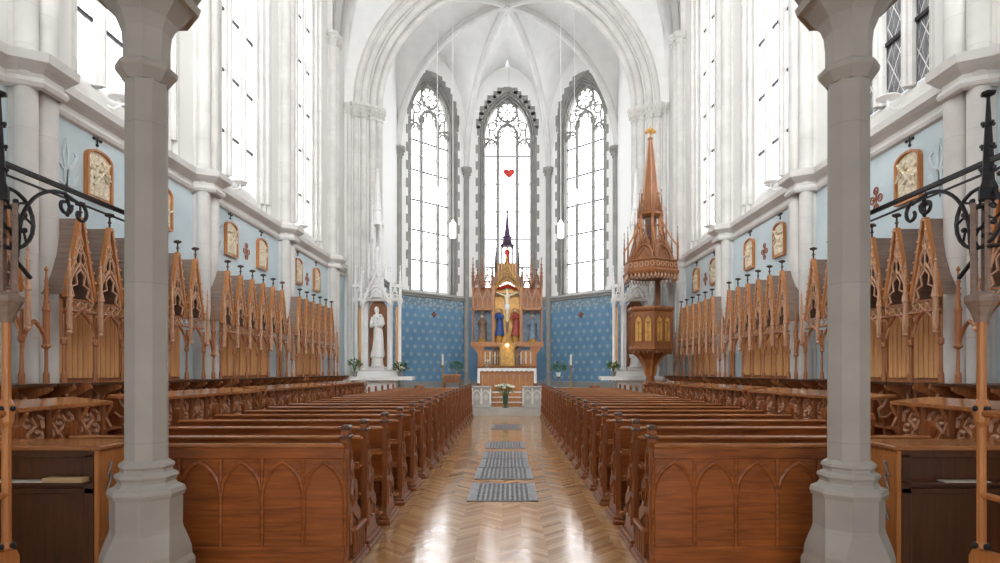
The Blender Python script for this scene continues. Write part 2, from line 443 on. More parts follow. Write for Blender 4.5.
# string course wrapping the wall piers
def course(s, o, z, ys, w0=WALL):
    P = [(s*(w0-o), ys[0]-.9, z)]
    for y in ys:
        a = .27+o
        P += [(s*(w0-o), y-a-.02, z), (s*(PIERW-o*.2), y-a, z), (s*(PIERW-.18-o), y-a*.6, z), (s*(PIERW-.18-o), y+a*.6, z), (s*(PIERW-o*.2), y+a, z), (s*(w0-o), y+a+.02, z)]
    P.append((s*(w0-o), YARCH, z)); return P
nt_ = 0
for s in (-1, 1):
    nt_ += 1
    ys = PIERS[2:]
    mb = MB(); prof = [(0, 4.98), (.05, 5.0), (.07, 5.05), (.05, 5.1), (.02, 5.12), (.02, 5.17), (.1, 5.22), (.16, 5.27), (.17, 5.38), (.0, 5.45)]
    mb.loft([course(s, o, z, ys) for o, z in prof], False)
    struct(mb.build(f'trim_{nt_}', 'stone'))
# wall piers with their shafts and capitals
def capital(mb, x, y, z, r, n=8):
    mb.lathe([(r, z-.5), (r*1.15, z-.47), (r*1.0, z-.43), (r*1.15, z-.3), (r*1.7, z-.12), (r*1.9, z-.1), (r*1.9, z), (r*1.2, z)], n, (x, y), pi/8)
    for j in range(n):
        a = 2*pi*j/n
        mb.ball((x+r*1.5*cos(a), y+r*1.5*sin(a), z-.2), r*.34, 6, 4)
        mb.ball((x+r*1.25*cos(a+.4), y+r*1.25*sin(a+.4), z-.33), r*.3, 6, 4)
ZCAP = 12.77
for s in (-1, 1):
    for y in PIERS[2:]:
        nt_ += 1
        e = struct(empty(f'trim_{nt_}', (s*PIERW, y, 0)))
        mb = MB(); mb.box(min(0, s*.18), max(0, s*.18), -.24, .24, 0, 19)
        mb.build('pier_core', 'stone', e)
        mb = MB()
        for dy, dx, r in ((-.17, 0, .125), (.13, -s*.02, .16)):
            mb.lathe([(r, 0), (r, ZCAP-.5)], 14, (s*dx, dy))
        mb.build('shaft', 'stone', e, True)
        mb = MB()
        for dy, dx, r in ((-.17, 0, .12), (.12, -s*.03, .16)): capital(mb, s*dx, dy, ZCAP, r)
        mb.build('capital', 'stone', e)

# ------------------------------------------------------------------ vaults
def ribcurve(P0, P1, n=20, e=1.0):
    return [(P0[0]+(P1[0]-P0[0])*(1-cos(pi/2*i/n)**e), P0[1]+(P1[1]-P0[1])*(1-cos(pi/2*i/n)**e), P0[2]+(P1[2]-P0[2])*sin(pi/2*i/n)) for i in range(n+1)]
def lerp3(a, b, t): return tuple(a[i]+(b[i]-a[i])*t for i in range(3))
def sidecurve(V, W, za, boss, stilt=.28, n=20):
    # from springing V up the wall arch between V and W to its apex, then along the ridge to the boss
    mid = ((V[0]+W[0])/2, (V[1]+W[1])/2); out = []
    zs = V[2]+(za-V[2])*stilt
    for i in range(n+1):
        t = i/n
        if t <= .72:
            q = t/.72
            if q < .25: out.append((V[0], V[1], V[2]+(zs-V[2])*q/.25))
            else:
                a = (q-.25)/.75*pi/2*.94; f = (1-cos(a))/(1-cos(pi/2*.94)); g = sin(a)/sin(pi/2*.94)
                out.append((V[0]+(mid[0]-V[0])*f, V[1]+(mid[1]-V[1])*f, zs+(za-zs)*g))
        else:
            q = (t-.72)/.28; p = lerp3((mid[0], mid[1], za), boss, q); out.append((p[0], p[1], p[2]+.25*sin(pi*q)))
    return out
def cell(mb, ribs, V, W, za, boss, stilt=.28):
    for A, B in ((V, W), (W, V)):
        Rb = ribcurve(A, boss); Sc = sidecurve(A, B, za, boss, stilt)
        rings = []
        for i in range(len(Rb)):
            row = []
            for k in range(7):
                t = k/6; p = lerp3(Rb[i], Sc[i], t); row.append((p[0], p[1], p[2]+.12*sin(pi*t)))
            rings.append(row)
        mb.loft(rings, False)
# apse vault
BOSS = (0, 25.63, 17.3)
Vz = 11.95
OV = [(-AH, 22.4, 11.4), (-AH, AY1, Vz), (-AS/2, AY0, Vz), (AS/2, AY0, Vz), (AH, AY1, Vz), (AH, 22.4, 11.4)]
mb = MB()
for i in range(5): cell(mb, None, OV[i], OV[i+1], 17.2, BOSS)
cell(mb, None, OV[5], OV[0], 16.7, BOSS, .05)
struct(mb.build('ceiling_apse', 'plaster', smooth=True))
from mathutils.bvhtree import BVHTree
VB = BVHTree.FromPolygons(mb.v, mb.f)
def vault_z(x, y):
    h = VB.ray_cast((x, y, 12), (0, 0, 1)); return h[0].z if h[0] else 17.0
nt_ += 1
e = struct(empty(f'trim_{nt_}', BOSS))
for i, V in enumerate(OV):
    mb = MB(); C = [(p[0]-BOSS[0], p[1]-BOSS[1], p[2]-BOSS[2]-.06) for p in ribcurve(V, BOSS, 28)]
    mb.tube(C, .17, 8).build('rib', 'rib', e, True)
mb = MB().lathe([(.02, -.28), (.16, -.25), (.2, -.1), (.2, 0)], 12); mb.build('boss', 'rib', e)
# nave vault
mb = MB(); ribs = MB()
ylist = [-5.0]+PIERS[1:]+[21.8]
for a, b in zip(ylist[:-1], ylist[1:]):
    bo = (0, (a+b)/2, 19.6); z = ZCAP
    A, B, C_, D = (-PIERW, a, z), (-PIERW, b, z), (PIERW, b, z), (PIERW, a, z)
    for p, q, za in ((A, B, 18.3), (C_, D, 18.3), (B, C_, 19.0), (D, A, 19.0)): cell(mb, None, p, q, za, bo)
    for p in (A, B, C_, D):
        if p[1] < 21: ribs.tube(ribcurve(p, bo, 20), .14, 6)
    for y in (a, b):
        if y > 21: continue
        ribs.tube(ribcurve((-PIERW+.05, y, z), (0, y, 19.0), 20), .2, 6); ribs.tube(ribcurve((PIERW-.05, y, z), (0, y, 19.0), 20), .2, 6)
struct(mb.build('ceiling', 'plaster', smooth=True))
nt_ += 1; struct(ribs.build(f'trim_{nt_}', 'rib', smooth=True))

# ------------------------------------------------------------------ chancel arch
HS, ZS = 4.72, 11.3
def archpath(hw, y, z0=0.0, n=28, zs=ZS):
    return [(-hw, y, z0)]+[(-hw*cos(pi*i/n), y, zs+hw*sin(pi*i/n)*.97) for i in range(n+1)]+[(hw, y, z0)]
def archwall(mb, y, hw):
    P = archpath(hw, y); h = len(P)//2
    mb.add([(-WALL, y, 0)]+P[:h+1]+[(0, y, 20.5), (-WALL, y, 20.5)], [list(range(h+4))])
    mb.add([(WALL, y, 20.5), (0, y, 20.5)]+P[h:]+[(WALL, y, 0)], [list(range(len(P[h:])+3))])
mb = MB(); archwall(mb, YARCH, HS+.75)
rings = [archpath(h, y) for h, y in ((HS+.75, YARCH), (HS+.62, YARCH+.02), (HS+.6, YARCH+.2), (HS+.35, YARCH+.2), (HS+.33, YARCH+.4), (HS+.1, YARCH+.4), (HS+.08, 22.45), (AH+.4, 22.47))]
mb.loft(rings, False)
struct(mb.build('wall_chancel_arch', 'plaster'))
nt_ += 1
e = struct(empty(f'trim_{nt_}', (0, YARCH, 0)))
for hw, y, r in ((HS+.75, -.02, .11), (HS+.5, .1, .13), (HS+.22, .3, .13), (HS+.02, .5, .12)):
    mb = MB().tube([(x, y, z) for x, _, z in archpath(hw, 0)], r, 10); mb.build('moulding', 'stone', e, True)
mb = MB()
for s in (-1, 1):
    for hw, y, r in ((HS+1.0, -.02, .09), (HS+.75, -.04, .13), (HS+.5, .1, .15), (HS+.22, .3, .15), (HS+.02, .5, .14)): capital(mb, s*hw, y, ZS, r)
    mb.lathe([(.09, 0), (.09, ZS)], 10, (s*(HS+1.0), -.02))
mb.build('capital', 'stone', e)

# ------------------------------------------------------------------ apse walls, shafts, windows
AP_HW, AP_SP, AP_SILL = 1.13, 13.65, 5.55
def wallfn(A, B):
    mx, my = (A[0]+B[0])/2, (A[1]+B[1])/2; L = math.hypot(B[0]-A[0], B[1]-A[1])
    tx, ty = (B[0]-A[0])/L, (B[1]-A[1])/L
    nx, ny = -ty, tx           # outward
    return (lambda u, v, d: (mx+tx*u+nx*d, my+ty*u+ny*d, v)), L, (mx, my)
for i, nm in ((1, 'apse_left'), (2, 'apse_back'), (3, 'apse_right')):
    fn, L, mid = wallfn(OV[i], OV[i+1])
    mb = MB(); pierced(mb, fn, -L/2, L/2, 0, 17.6, AP_HW, .32, 5.3, AP_SP)
    struct(mb.build('wall_'+nm, 'apsewall'))
    nwin += 1
    w = struct(empty(f'window_{nwin}', (mid[0], mid[1], 5.3)))
    def loc(mbx): return mbx.xf(lambda x, y, z: (x-mid[0], y-mid[1], z-5.3))
    mb = MB(); reveal(mb, fn, AP_HW, AP_SP, [(.32, 0, 5.3), (.26, .0, 5.33), (.24, .12, 5.4), (.16, .12, 5.4), (.14, .26, 5.48), (.06, .26, 5.48), (.0, .42, 5.55)])
    loc(mb).build('frame', 'grey', w)
    mb = MB()
    for off, r, d in ((.2, .045, .08), (.1, .045, .2)):
        mb.tube([fn(u, v, d) for u, v in outline(AP_HW, off, 5.5, AP_SP)], r, 8)
    loc(mb).build('moulding', 'grey', w, True)
    # quoined surround
    mb = MB()
    z = 5.6; t = 0
    while z < AP_SP-.1:
        o = .5 if t % 2 else .38
        for sg in (-1, 1):
            a, b = sg*(AP_HW+.3), sg*(AP_HW+o)
            mb.box(min(a, b), max(a, b), -.03, .01, z, min(z+.42, AP_SP), lambda x, y, zz: fn(x, zz, y))
        z += .42; t += 1
    n = 8; r0 = 2*AP_HW+.3; a_end = math.acos(-AP_HW/r0)
    for j in range(n):
        a0 = pi+(a_end-pi)*j/n; a1 = pi+(a_end-pi)*(j+1)/n
        o = .42 if j % 2 else .24
        (ua, va), (ub, vb) = [(AP_HW+r0*cos(a), AP_SP+r0*sin(a)) for a in (a0, a1)]
        o = .2 if j % 2 else .13
        p = [(ua, va), (ub, vb), (ub, vb+.14), (ua-o, vb+.14), (ua-o, va)]
        for sg in (-1, 1):
            mb.prism([(sg*u, v) for u, v in p], lambda u, v, d: fn(u, v, d), -.03, .01)
    mb.prism([(-.2, 15.85), (.2, 15.85), (.2, 16.12), (-.2, 16.12)], lambda u, v, d: fn(u, v, d), -.032, .01)
    loc(mb).build('quoin_surround', 'grey', w)
    # tracery
    mb = MB(); T = lambda P_, r, nn=6, cl=False: mb.tube([fn(u, v, .34) for u, v in P_], r*1.25, nn, cl)
    for u in (-.5, .5): T([(u, 5.5), (u, 14.0)], .075, 8)
    for c in (-.82, .82):
        T([(c+u, v) for u, v in parch(.3, 13.15, .42, 5)], .05)
        T([(c+u, v) for u, v in parch(.16, 13.2, .2, 4)], .035)
    T([(u, v) for u, v in parch(.5, 13.75, .62, 6)], .06)
    T([(-.5, 13.55), (-.34, 13.75), (-.36, 13.95), (-.2, 14.0), (-.17, 14.2), (0, 14.3), (.17, 14.2), (.2, 14.0), (.36, 13.95), (.34, 13.75), (.5, 13.55)], .04)
    cz = 14.98
    T(arc((0, cz), .5, 0, 2*pi, 24)[:-1], .055, 6, True); T(arc((0, cz), .1, 0, 2*pi, 8)[:-1], .03, 5, True)
    for j in range(8):
        a = j*pi/4
        T([(.1*cos(a), cz+.1*sin(a)), (.46*cos(a), cz+.46*sin(a))], .025)
        T([( .46*cos(a), cz+.46*sin(a)), (.3*cos(a+pi/8), cz+.3*sin(a+pi/8)), (.46*cos(a+pi/4), cz+.46*sin(a+pi/4))], .022)
    for sg in (-1, 1):
        T(arc((sg*.78, 14.25), .21, 0, 2*pi, 12)[:-1], .04, 5, True)
        T(arc((sg*.45, 14.4), .13, 0, 2*pi, 10)[:-1], .035, 5, True)
        T([(sg*.97, 13.4), (sg*.92, 14.1)], .045); T([(sg*.6, 13.6), (sg*.72, 13.95)], .045)
        T([(sg*.5, 14.55), (sg*.8, 14.6)], .04); T([(sg*.4, 15.3), (sg*.62, 14.5)], .04)
        T([(sg*1.13, 13.6), (sg*.95, 13.6)], .05)
    T([(0, cz+.48), (0, 15.6)], .05); 
    loc(mb).build('tracery', 'grey', w, True)
    mb = MB(); z = 6.2; t = 0
    while z < 13.6:
        h = .075 if t % 2 else .04
        mb.box(-AP_HW, AP_HW, -.02, .02, z, z+h, lambda x, y, zz: fn(x, zz, .37+y)); z += .72; t += 1
    loc(mb).build('saddle_bar', 'iron', w)
    mb = MB(); glass(mb, fn, AP_HW, 5.55, AP_SP, .42); loc(mb).build('pane', 'glass_apse', w)
# straight chancel side walls
for s, nm in ((-1, 'chancel_left'), (1, 'chancel_right')):
    mb = MB().add([(s*AH, y, z) for y, z in ((22.4, 0), (AY1, 0), (AY1, 17.6), (22.4, 17.6))], [[0, 1, 2, 3]])
    struct(mb.build('wall_'+nm, 'apsewall'))
nt_ += 1
mb = MB(); prof = [(0, 5.12), (.08, 5.15), (.08, 5.22), (.14, 5.26), (.14, 5.32), (0, 5.4)]
def apath(o):
    k = o*.4142; return [(-AH+o, 22.4), (-AH+o, AY1-k), (-AS/2+k, AY0-o), (AS/2-k, AY0-o), (AH-o, AY1-k), (AH-o, 22.4)]
mb.loft([[(x, y, z) for x, y in apath(o)] for o, z in prof], False)
struct(mb.build(f'trim_{nt_}', 'grey'))
nt_ += 1
mb = MB(); mb.loft([[(x, y, z) for x, y in apath(o)] for o, z in [(0, ZCH+.3), (.08, ZCH+.28), (.08, ZCH)]], False)
struct(mb.build(f'trim_{nt_}', 'grey'))
for x, y in ((-AH+.06, AY1), (-AS/2, AY0-.08), (AS/2, AY0-.08), (AH-.06, AY1)):
    nt_ += 1
    e = struct(empty(f'trim_{nt_}', (x, y, ZCH)))
    mb = MB().lathe([(.22, 0), (.22, .35), (.14, .45), (.14, Vz-ZCH-.5)], 12); mb.build('shaft', 'grey', e, True)
    mb = MB(); capital(mb, 0, 0, Vz-ZCH, .16); mb.build('capital', 'grey', e)
# west end: back wall, two added fill-light windows, gallery over the camera
struct(MB().box(-6.1, 6.1, -5.0, -4.8, 0, 20).build('wall_back', 'plaster'))
nwin += 1
w = struct(empty(f'window_{nwin}', (0, -4.8, 8.0)))
mb = MB()
for x in (-2.2, -1.1, 0, 1.1, 2.2): mb.bbox(x-.08, x+.08, 0, .14, 0, 7.6, .02)
for z in (0, 2.5, 5.0, 7.5): mb.bbox(-2.28, 2.28, 0, .14, z-.07, z+.07, .02)
mb.build('frame', 'stone', w)
MB().box(-2.15, 2.15, -.01, .04, .02, 7.5).build('pane', 'fill_upper', w)  # glowing pane added to light the retable and apse from the front
nwin += 1
w = struct(empty(f'window_{nwin}', (0, -4.8, 0)))
mb = MB()
for x in (-3.2, -1.1, 1.1, 3.2): mb.bbox(x-.08, x+.08, -.02, .1, .8, 4.2, .02)
for z in (.8, 2.6, 4.15): mb.bbox(-3.28, 3.28, -.02, .1, z-.06, z+.06, .02)
mb.build('frame', 'pewv', w)
MB().box(-3.15, 3.15, -.01, .03, .84, 4.12).build('pane', 'fill_lower', w)  # glowing pane added behind the camera to brighten the nearest pews
mb = MB().box(-5.9, 5.9, -4.8, 4.35, 6.0, 6.4).box(-2.45, 2.45, 4.0, 4.4, 5.5, 6.0).box(-5.9, -2.45, 4.0, 4.4, 5.3, 6.0).box(2.45, 5.9, 4.0, 4.4, 5.3, 6.0).box(-5.9, 5.9, 4.2, 4.4, 6.4, 7.4)
struct(mb.build('ceiling_gallery', 'plaster'))

# ------------------------------------------------------------------ floor grates in the aisle
def grate(y0, y1, w, label, border=.08):
    e = empty('floor_grate', (0, (y0+y1)/2, 0), label, 'floor grate', 'heating grates along the centre aisle')
    h = (y1-y0)/2
    mb = MB()
    mb.box(-w, -w+border, -h, h, 0, .012); mb.box(w-border, w, -h, h, 0, .012)
    mb.box(-w, w, -h, -h+.03, 0, .013).box(-w, w, h-.03, h, 0, .013)
    mb.build('frame', 'steel', e)
    mb = MB(); n = 11
    for i in range(n+1):
        x = -w+border+(2*w-2*border)*i/n; mb.box(x-.014, x+.014, -h+.03, h-.03, .001, .011)
    m = max(4, int((y1-y0)/.085))
    for j in range(m+1):
        y = -h+.03+(2*h-.06)*j/m; mb.box(-w+border, w-border, y-.016, y+.016, .001, .01)
    mb.build('grid', 'steel', e)
    MB().box(-w+border, w-border, -h+.03, h-.03, .0005, .003).build('recess', 'iron', e)
grate(7.35, 8.5, .44, 'grey metal floor grate nearest the camera in the centre aisle', .1)
grate(8.85, 9.85, .44, 'grey metal floor grate second from the camera, touching the one beyond')
grate(9.9, 10.85, .42, 'third floor grate from the camera, middle one of the joined run')
grate(10.9, 11.85, .42, 'fourth floor grate from the camera, far end of the joined run')
grate(12.4, 13.5, .42, 'floor grate standing alone just beyond the joined run of grates')
grate(16.4, 17.8, .42, 'farthest grey floor grate in the aisle, nearest the altar steps')

# ------------------------------------------------------------------ pews
PX, PL = 1.2, 2.7
def pew_end_outline():
    P = [(-.03, 0), (-.03, .1), (.0, .16), (.0, .98), (-.025, 1.03), (-.03, 1.1), (-.01, 1.15), (.04, 1.16), (.075, 1.13), (.085, 1.08), (.06, 1.03), (.07, .99)]
    P += [(.12, .93), (.155, .85), (.16, .76), (.2, .71), (.26, .68), (.28, .62), (.255, .55), (.25, .5), (.3, .46), (.36, .42), (.38, .36), (.35, .28), (.34, .2), (.38, .14), (.44, .1), (.46, .04), (.46, 0)]
    return P
def build_pew(s, first=False):
    # origin on the floor at the aisle end of the back, run goes outwards (s*x), front towards +y
    e = empty('church_pew')
    X = lambda x: s*x
    bx = lambda mb, a, b, *r: mb.bbox(min(X(a), X(b)), max(X(a), X(b)), *r)
    for k, x0 in enumerate((0, PL-.05)):
        mb = MB().prism(pew_end_outline(), lambda p, q, d: (X(x0+d), p, q), 0, .055)
        end = mb.build('end_panel', 'pewv', e)
        if k == 0:
            mb = MB()
            for P in ([(p, q) for p, q in spiral((.12, .8), .015, .05, 0, 4.5, 14)], [(.1, .72), (.07, .6), (.12, .5), (.2, .52), (.2, .6), (.15, .62)], [(.06, .95), (.08, .88), (.06, .8)], [(.1, .44), (.2, .38), (.28, .34), (.26, .26), (.18, .26)], [(.05, .2), (.05, .45)]):
                mb.tube([(X(-.004), p, q) for p, q in P], .013, 5)
            mb.build('carved_scroll', 'lace' if False else 'pewv', end)
            mb = MB(); mb.bbox(min(X(-.045), X(.09)), max(X(-.045), X(.09)), -.06, .5, 0, .05, .012)
            mb.bbox(min(X(-.03), X(.075)), max(X(-.03), X(.075)), -.04, .47, .05, .085, .01)
            mb.build('foot', 'pewv', end)
            mb = MB(); mb.bbox(min(X(-.012), X(.07)), max(X(-.012), X(.07)), -.04, .1, 1.06, 1.085, .006).bbox(min(X(-.008), X(.064)), max(X(-.008), X(.064)), -.025, .085, 1.12, 1.165, .012)
            mb.build('finial', 'dark', end)
    mb = MB(); bx(mb, .03, PL-.03, -.035, .055, .985, 1.02, .012); mb.build('top_rail', 'pewtop', e)
    if first:
        mb = MB(); bx(mb, .03, PL-.03, -.01, .03, .0, .99, .004); mb.build('back_rest', 'pew', e)
        mb = MB(); bx(mb, .03, PL-.03, -.035, -.01, 0, .2, .008); bx(mb, .03, PL-.03, -.03, -.01, .9, .985, .006)
        n = 8; w = (PL-.06)/n
        for i in range(n+1):
            x = .03+w*i; mb.tube([(X(x), -.018, .2), (X(x), -.018, .9)], .016, 6)
        for i in range(n):
            c = .03+w*(i+.5)
            mb.tube([(X(c+u), -.016, v) for u, v in parch(w/2-.004, .62, .25, 7)], .02, 6)
        mb.build('blind_arcade', 'pew', e, True)
        mb = MB()
        for i in range(5):
            y = .06+i*.07; mb.tube([(X(-.03), y, .09), (X(-.03), y, .3)], .012, 6)
        bx(mb, -.05, -.01, .03, .4, .3, .33, .006)
        mb.build('spindle_rack', 'pewv', e)
    else:
        mb = MB(); mb.prism([(.005, .99), (.035, .99), (.085, .5), (.055, .5)], lambda p, q, d: (X(d), p, q), .04, PL-.04); mb.build('back_rest', 'pew', e)
        mb = MB(); bx(mb, .04, PL-.04, -.13, -.0, .74, .765, .006); bx(mb, .04, PL-.04, -.135, -.115, .74, .8, .005); mb.build('book_shelf', 'pewtop', e)
    mb = MB(); bx(mb, .04, PL-.04, .05, .4, .43, .465, .01); mb.build('seat', 'pewtop', e)
    mb = MB(); bx(mb, .04, PL-.04, .3, .325, .12, .43, .004); mb.build('seat_apron', 'pew', e)
    if first: return e
    mb = MB(); bx(mb, .06, PL-.06, .6, .76, .17, .2, .008); kn = mb.build('kneeler', 'pewtop', e)
    for x in (.08, PL/2, PL-.1):
        mb = MB(); bx(mb, x, x+.04, .6, .7, 0, .17, .006); mb.build('kneeler_bracket', 'pewv', kn)
    mb = MB().tube([(X(.02), .42, .24), (X(.0), .5, .2), (X(.0), .61, .185), (X(.08), .66, .185)], .016, 6); mb.build('kneeler_hinge', 'pewv', kn)
    return e
SIDE = {-1: 'left', 1: 'right'}
ORD = ['first', 'second', 'third', 'fourth', 'fifth', 'sixth', 'seventh', 'eighth', 'ninth', 'tenth', 'eleventh', 'twelfth', 'thirteenth', 'fourteenth', 'fifteenth', 'sixteenth', 'seventeenth', 'eighteenth', 'nineteenth']
for s in (-1, 1):
    e = build_pew(s, True); e.location = (s*PX, 4.8, 0)
    tag(e, f'brown pew {SIDE[s]} of the aisle nearest the camera, back carved with pointed arches', 'pew', 'wooden pews along the aisle')
    proto = build_pew(s)
    for k in range(1, 19):
        o = proto if k == 1 else copy_tree(proto)
        o.location = (s*PX, 5.4+.888*(k-1), 0)
        if k == 18: l = f'brown wooden pew at the altar end of the {SIDE[s]} hand row'
        else: l = f'brown wooden pew {SIDE[s]} of the aisle, {ORD[k]} from the camera'
        tag(o, l, 'pew', 'wooden pews along the aisle')

# ------------------------------------------------------------------ choir stalls
PF, PB, PITCH, TIP0 = 5.4, 5.86, .563, .42      # canopy front, wall side
def crocket(mb, p, r=.018): mb.ball(p, r, 5, 3)
def stall_meshes(s):
    X = lambda w: s*w
    D = {}
    h = PITCH/2
    # gable (local: x relative 0 = world X*PF ; y relative to the tip)
    g = MB()
    for sg in (-1, 1):
        g.prism([(sg*.0, 3.56), (sg*.035, 3.56), (sg*(h), 2.52), (sg*(h-.05), 2.5)], lambda p, q, d: (X(d), p, q), -.03, .03)
    D['gable'] = g
    t = MB(); F = lambda P_, r=.012, n=4: t.tube([(0, p, q) for p, q in P_], r, n)
    F([(p, q) for p, q in parch(.225, 2.48, .5, 6)], .018, 5)
    for sg in (-1, 1):
        F([(sg*.2, 2.5), (sg*.12, 2.55), (sg*.16, 2.66), (sg*.06, 2.7), (sg*.08, 2.82), (0, 2.9)], .014)
        F([(sg*.22, 2.56), (sg*.1, 2.98), (0, 3.25)], .012)
        F([(sg*.06, 2.95), (sg*.11, 3.06), (sg*.05, 3.14), (0, 3.08)], .011)
        F([(sg*.15, 2.74), (sg*.18, 2.86), (sg*.1, 2.88)], .011)
        F([(0, 3.14), (sg*.05, 3.22), (0, 3.36)], .011)
        for i in range(8):
            a = i/8; crocket(t, (X(-.035), sg*(.02+(h)*a), 3.52-1.02*a), .02)
    F([(0, 2.9), (0, 3.5)], .012)
    D['tracery'] = t
    fi = MB().lathe([(.012, 3.5), (.014, 3.62), (.03, 3.63), (.014, 3.65), (.012, 3.7), (.035, 3.715), (.05, 3.74), (.03, 3.76), (.01, 3.765)], 8)
    for j in range(4): fi.ball((.045*cos(j*pi/2), .045*sin(j*pi/2), 3.735), .022, 5, 4)
    D['finial'] = fi
    r = MB()
    for sg in (-1, 1):
        r.prism([(0, 3.55), (sg*h, 2.55), (sg*(h-.02), 2.55), (0, 3.5)], lambda p, q, d: (X(d), p, q), .03, PB-PF)
    D['roof'] = r
    # pointed arch carried on the shafts
    a = MB()
    a.tube([(0, p, q) for p, q in parch(h-.01, 1.95, .42, 7)], .024, 5)
    a.tube([(0, -h, 2.36), (0, h, 2.36)], .02, 5)
    a.tube([(0, -h, 2.5), (0, h, 2.5)], .014, 4)
    D['arch'] = a
    q = MB()
    for c in (-.19, -.06, .07, .2):
        q.tube([(0, c-.05, 2.38), (0, c+.05, 2.48)], .011, 4); q.tube([(0, c+.05, 2.38), (0, c-.05, 2.48)], .011, 4)
    for sg in (-1, 1): q.tube([(0, sg*.24, 2.05), (0, sg*.17, 2.2), (0, sg*.22, 2.3)], .011, 4)
    D['quatrefoil_band'] = q
    b = MB()
    n = 5; w = (PITCH-.06)/n
    for i in range(n):
        y = -h+.03+w*i; b.bbox(min(X(PB-PF-.06), X(PB-PF-.03)), max(X(PB-PF-.06), X(PB-PF-.03)), y+.007, y+w-.007, 1.5, 2.55, .006)
    D['back_panel'] = b
    bb = MB().box(min(X(PB-PF-.035), X(PB-PF)), max(X(PB-PF-.035), X(PB-PF)), -h, h, .3, 2.6)
    D['back_board'] = bb
    se = MB().bbox(min(X(0), X(PB-PF-.03)), max(X(0), X(PB-PF-.03)), -h+.02, h-.02, .78, .82, .01)
    D['seat'] = se
    # divide: shaft, pinnacle and arm (at the +y boundary)
    sh = MB().lathe([(.035, 1.45), (.035, 1.56), (.022, 1.6), (.018, 1.92), (.036, 1.94), (.036, 1.99), (.018, 2.02), (.018, 2.3)], 8)
    D['shaft'] = sh
    p = MB()
    p.lathe([(.03, 2.12), (.034, 2.18), (.03, 2.5), (.042, 2.52), (.03, 2.56), (.012, 2.95), (.022, 2.965), (.008, 2.99), (.004, 3.06)], 6, (X(-.07), 0))
    p.ball((X(-.07), 0, 2.08), .035, 6, 4)
    for z in (2.65, 2.75, 2.85):
        for sg in (-1, 1): p.ball((X(-.07), sg*.03, z), .012, 4, 3)
    D['pinnacle'] = p
    ar = MB()
    prof = [(-.34, 1.45), (-.34, 1.38), (-.3, 1.36)]+[( -.3+.02+.26*sin(t_*pi/2/6), 1.34-.42*(1-cos(t_*pi/2/6))) for t_ in range(7)]+[(.0, .85), (.0, .35), (.42, .35), (.42, 1.45)]
    ar.prism(prof, lambda q_, z, d: (X(q_), d, z), -.02, .02)
    D['arm_divide'] = ar
    rl = MB()
    rl.loft([[(X(x0), y, z) for x0, z in ((x, 1.455), (x, 1.42), (.0, 1.42), (.0, 1.455))] for y, x in [(-h+PITCH*i/8, -.36+.12*sin(pi*i/8)) for i in range(9)]])
    D['arm_rail'] = rl
    sc_ = MB()
    sc_.tube([(X(-.1+.09*p_), -.03, q_) for p_, q_ in [(0, 1.05), (.9, 1.12), (1.6, 1.25), (1.2, 1.36), (.4, 1.3), (.6, 1.2)]], .022, 5)
    sc_.tube([(X(-.1+.09*p_), -.03, q_) for p_, q_ in [(0, 1.05), (.3, .95), (1.3, .95), (2.2, 1.02)]], .018, 5)
    D['carved_bracket'] = sc_
    return D
SMAT = {'gable': 'barge', 'tracery': 'lace', 'finial': 'finial', 'roof': 'roof', 'arch': 'oakd', 'quatrefoil_band': 'lace', 'back_panel': 'oak', 'back_board': 'oakd',
        'seat': 'oakd', 'shaft': 'oakd', 'pinnacle': 'lace', 'arm_divide': 'oakd', 'arm_rail': 'dark', 'carved_bracket': 'lace'}
SM = {}
def part_mesh(name, mbx, mat):
    me = bpy.data.meshes.new(name); me.from_pydata(mbx.v, [], mbx.f)
    bm = bmesh.new(); bm.from_mesh(me); bmesh.ops.recalc_face_normals(bm, faces=bm.faces[:]); bm.to_mesh(me); bm.free()
    me.materials.append(M[mat]); return me
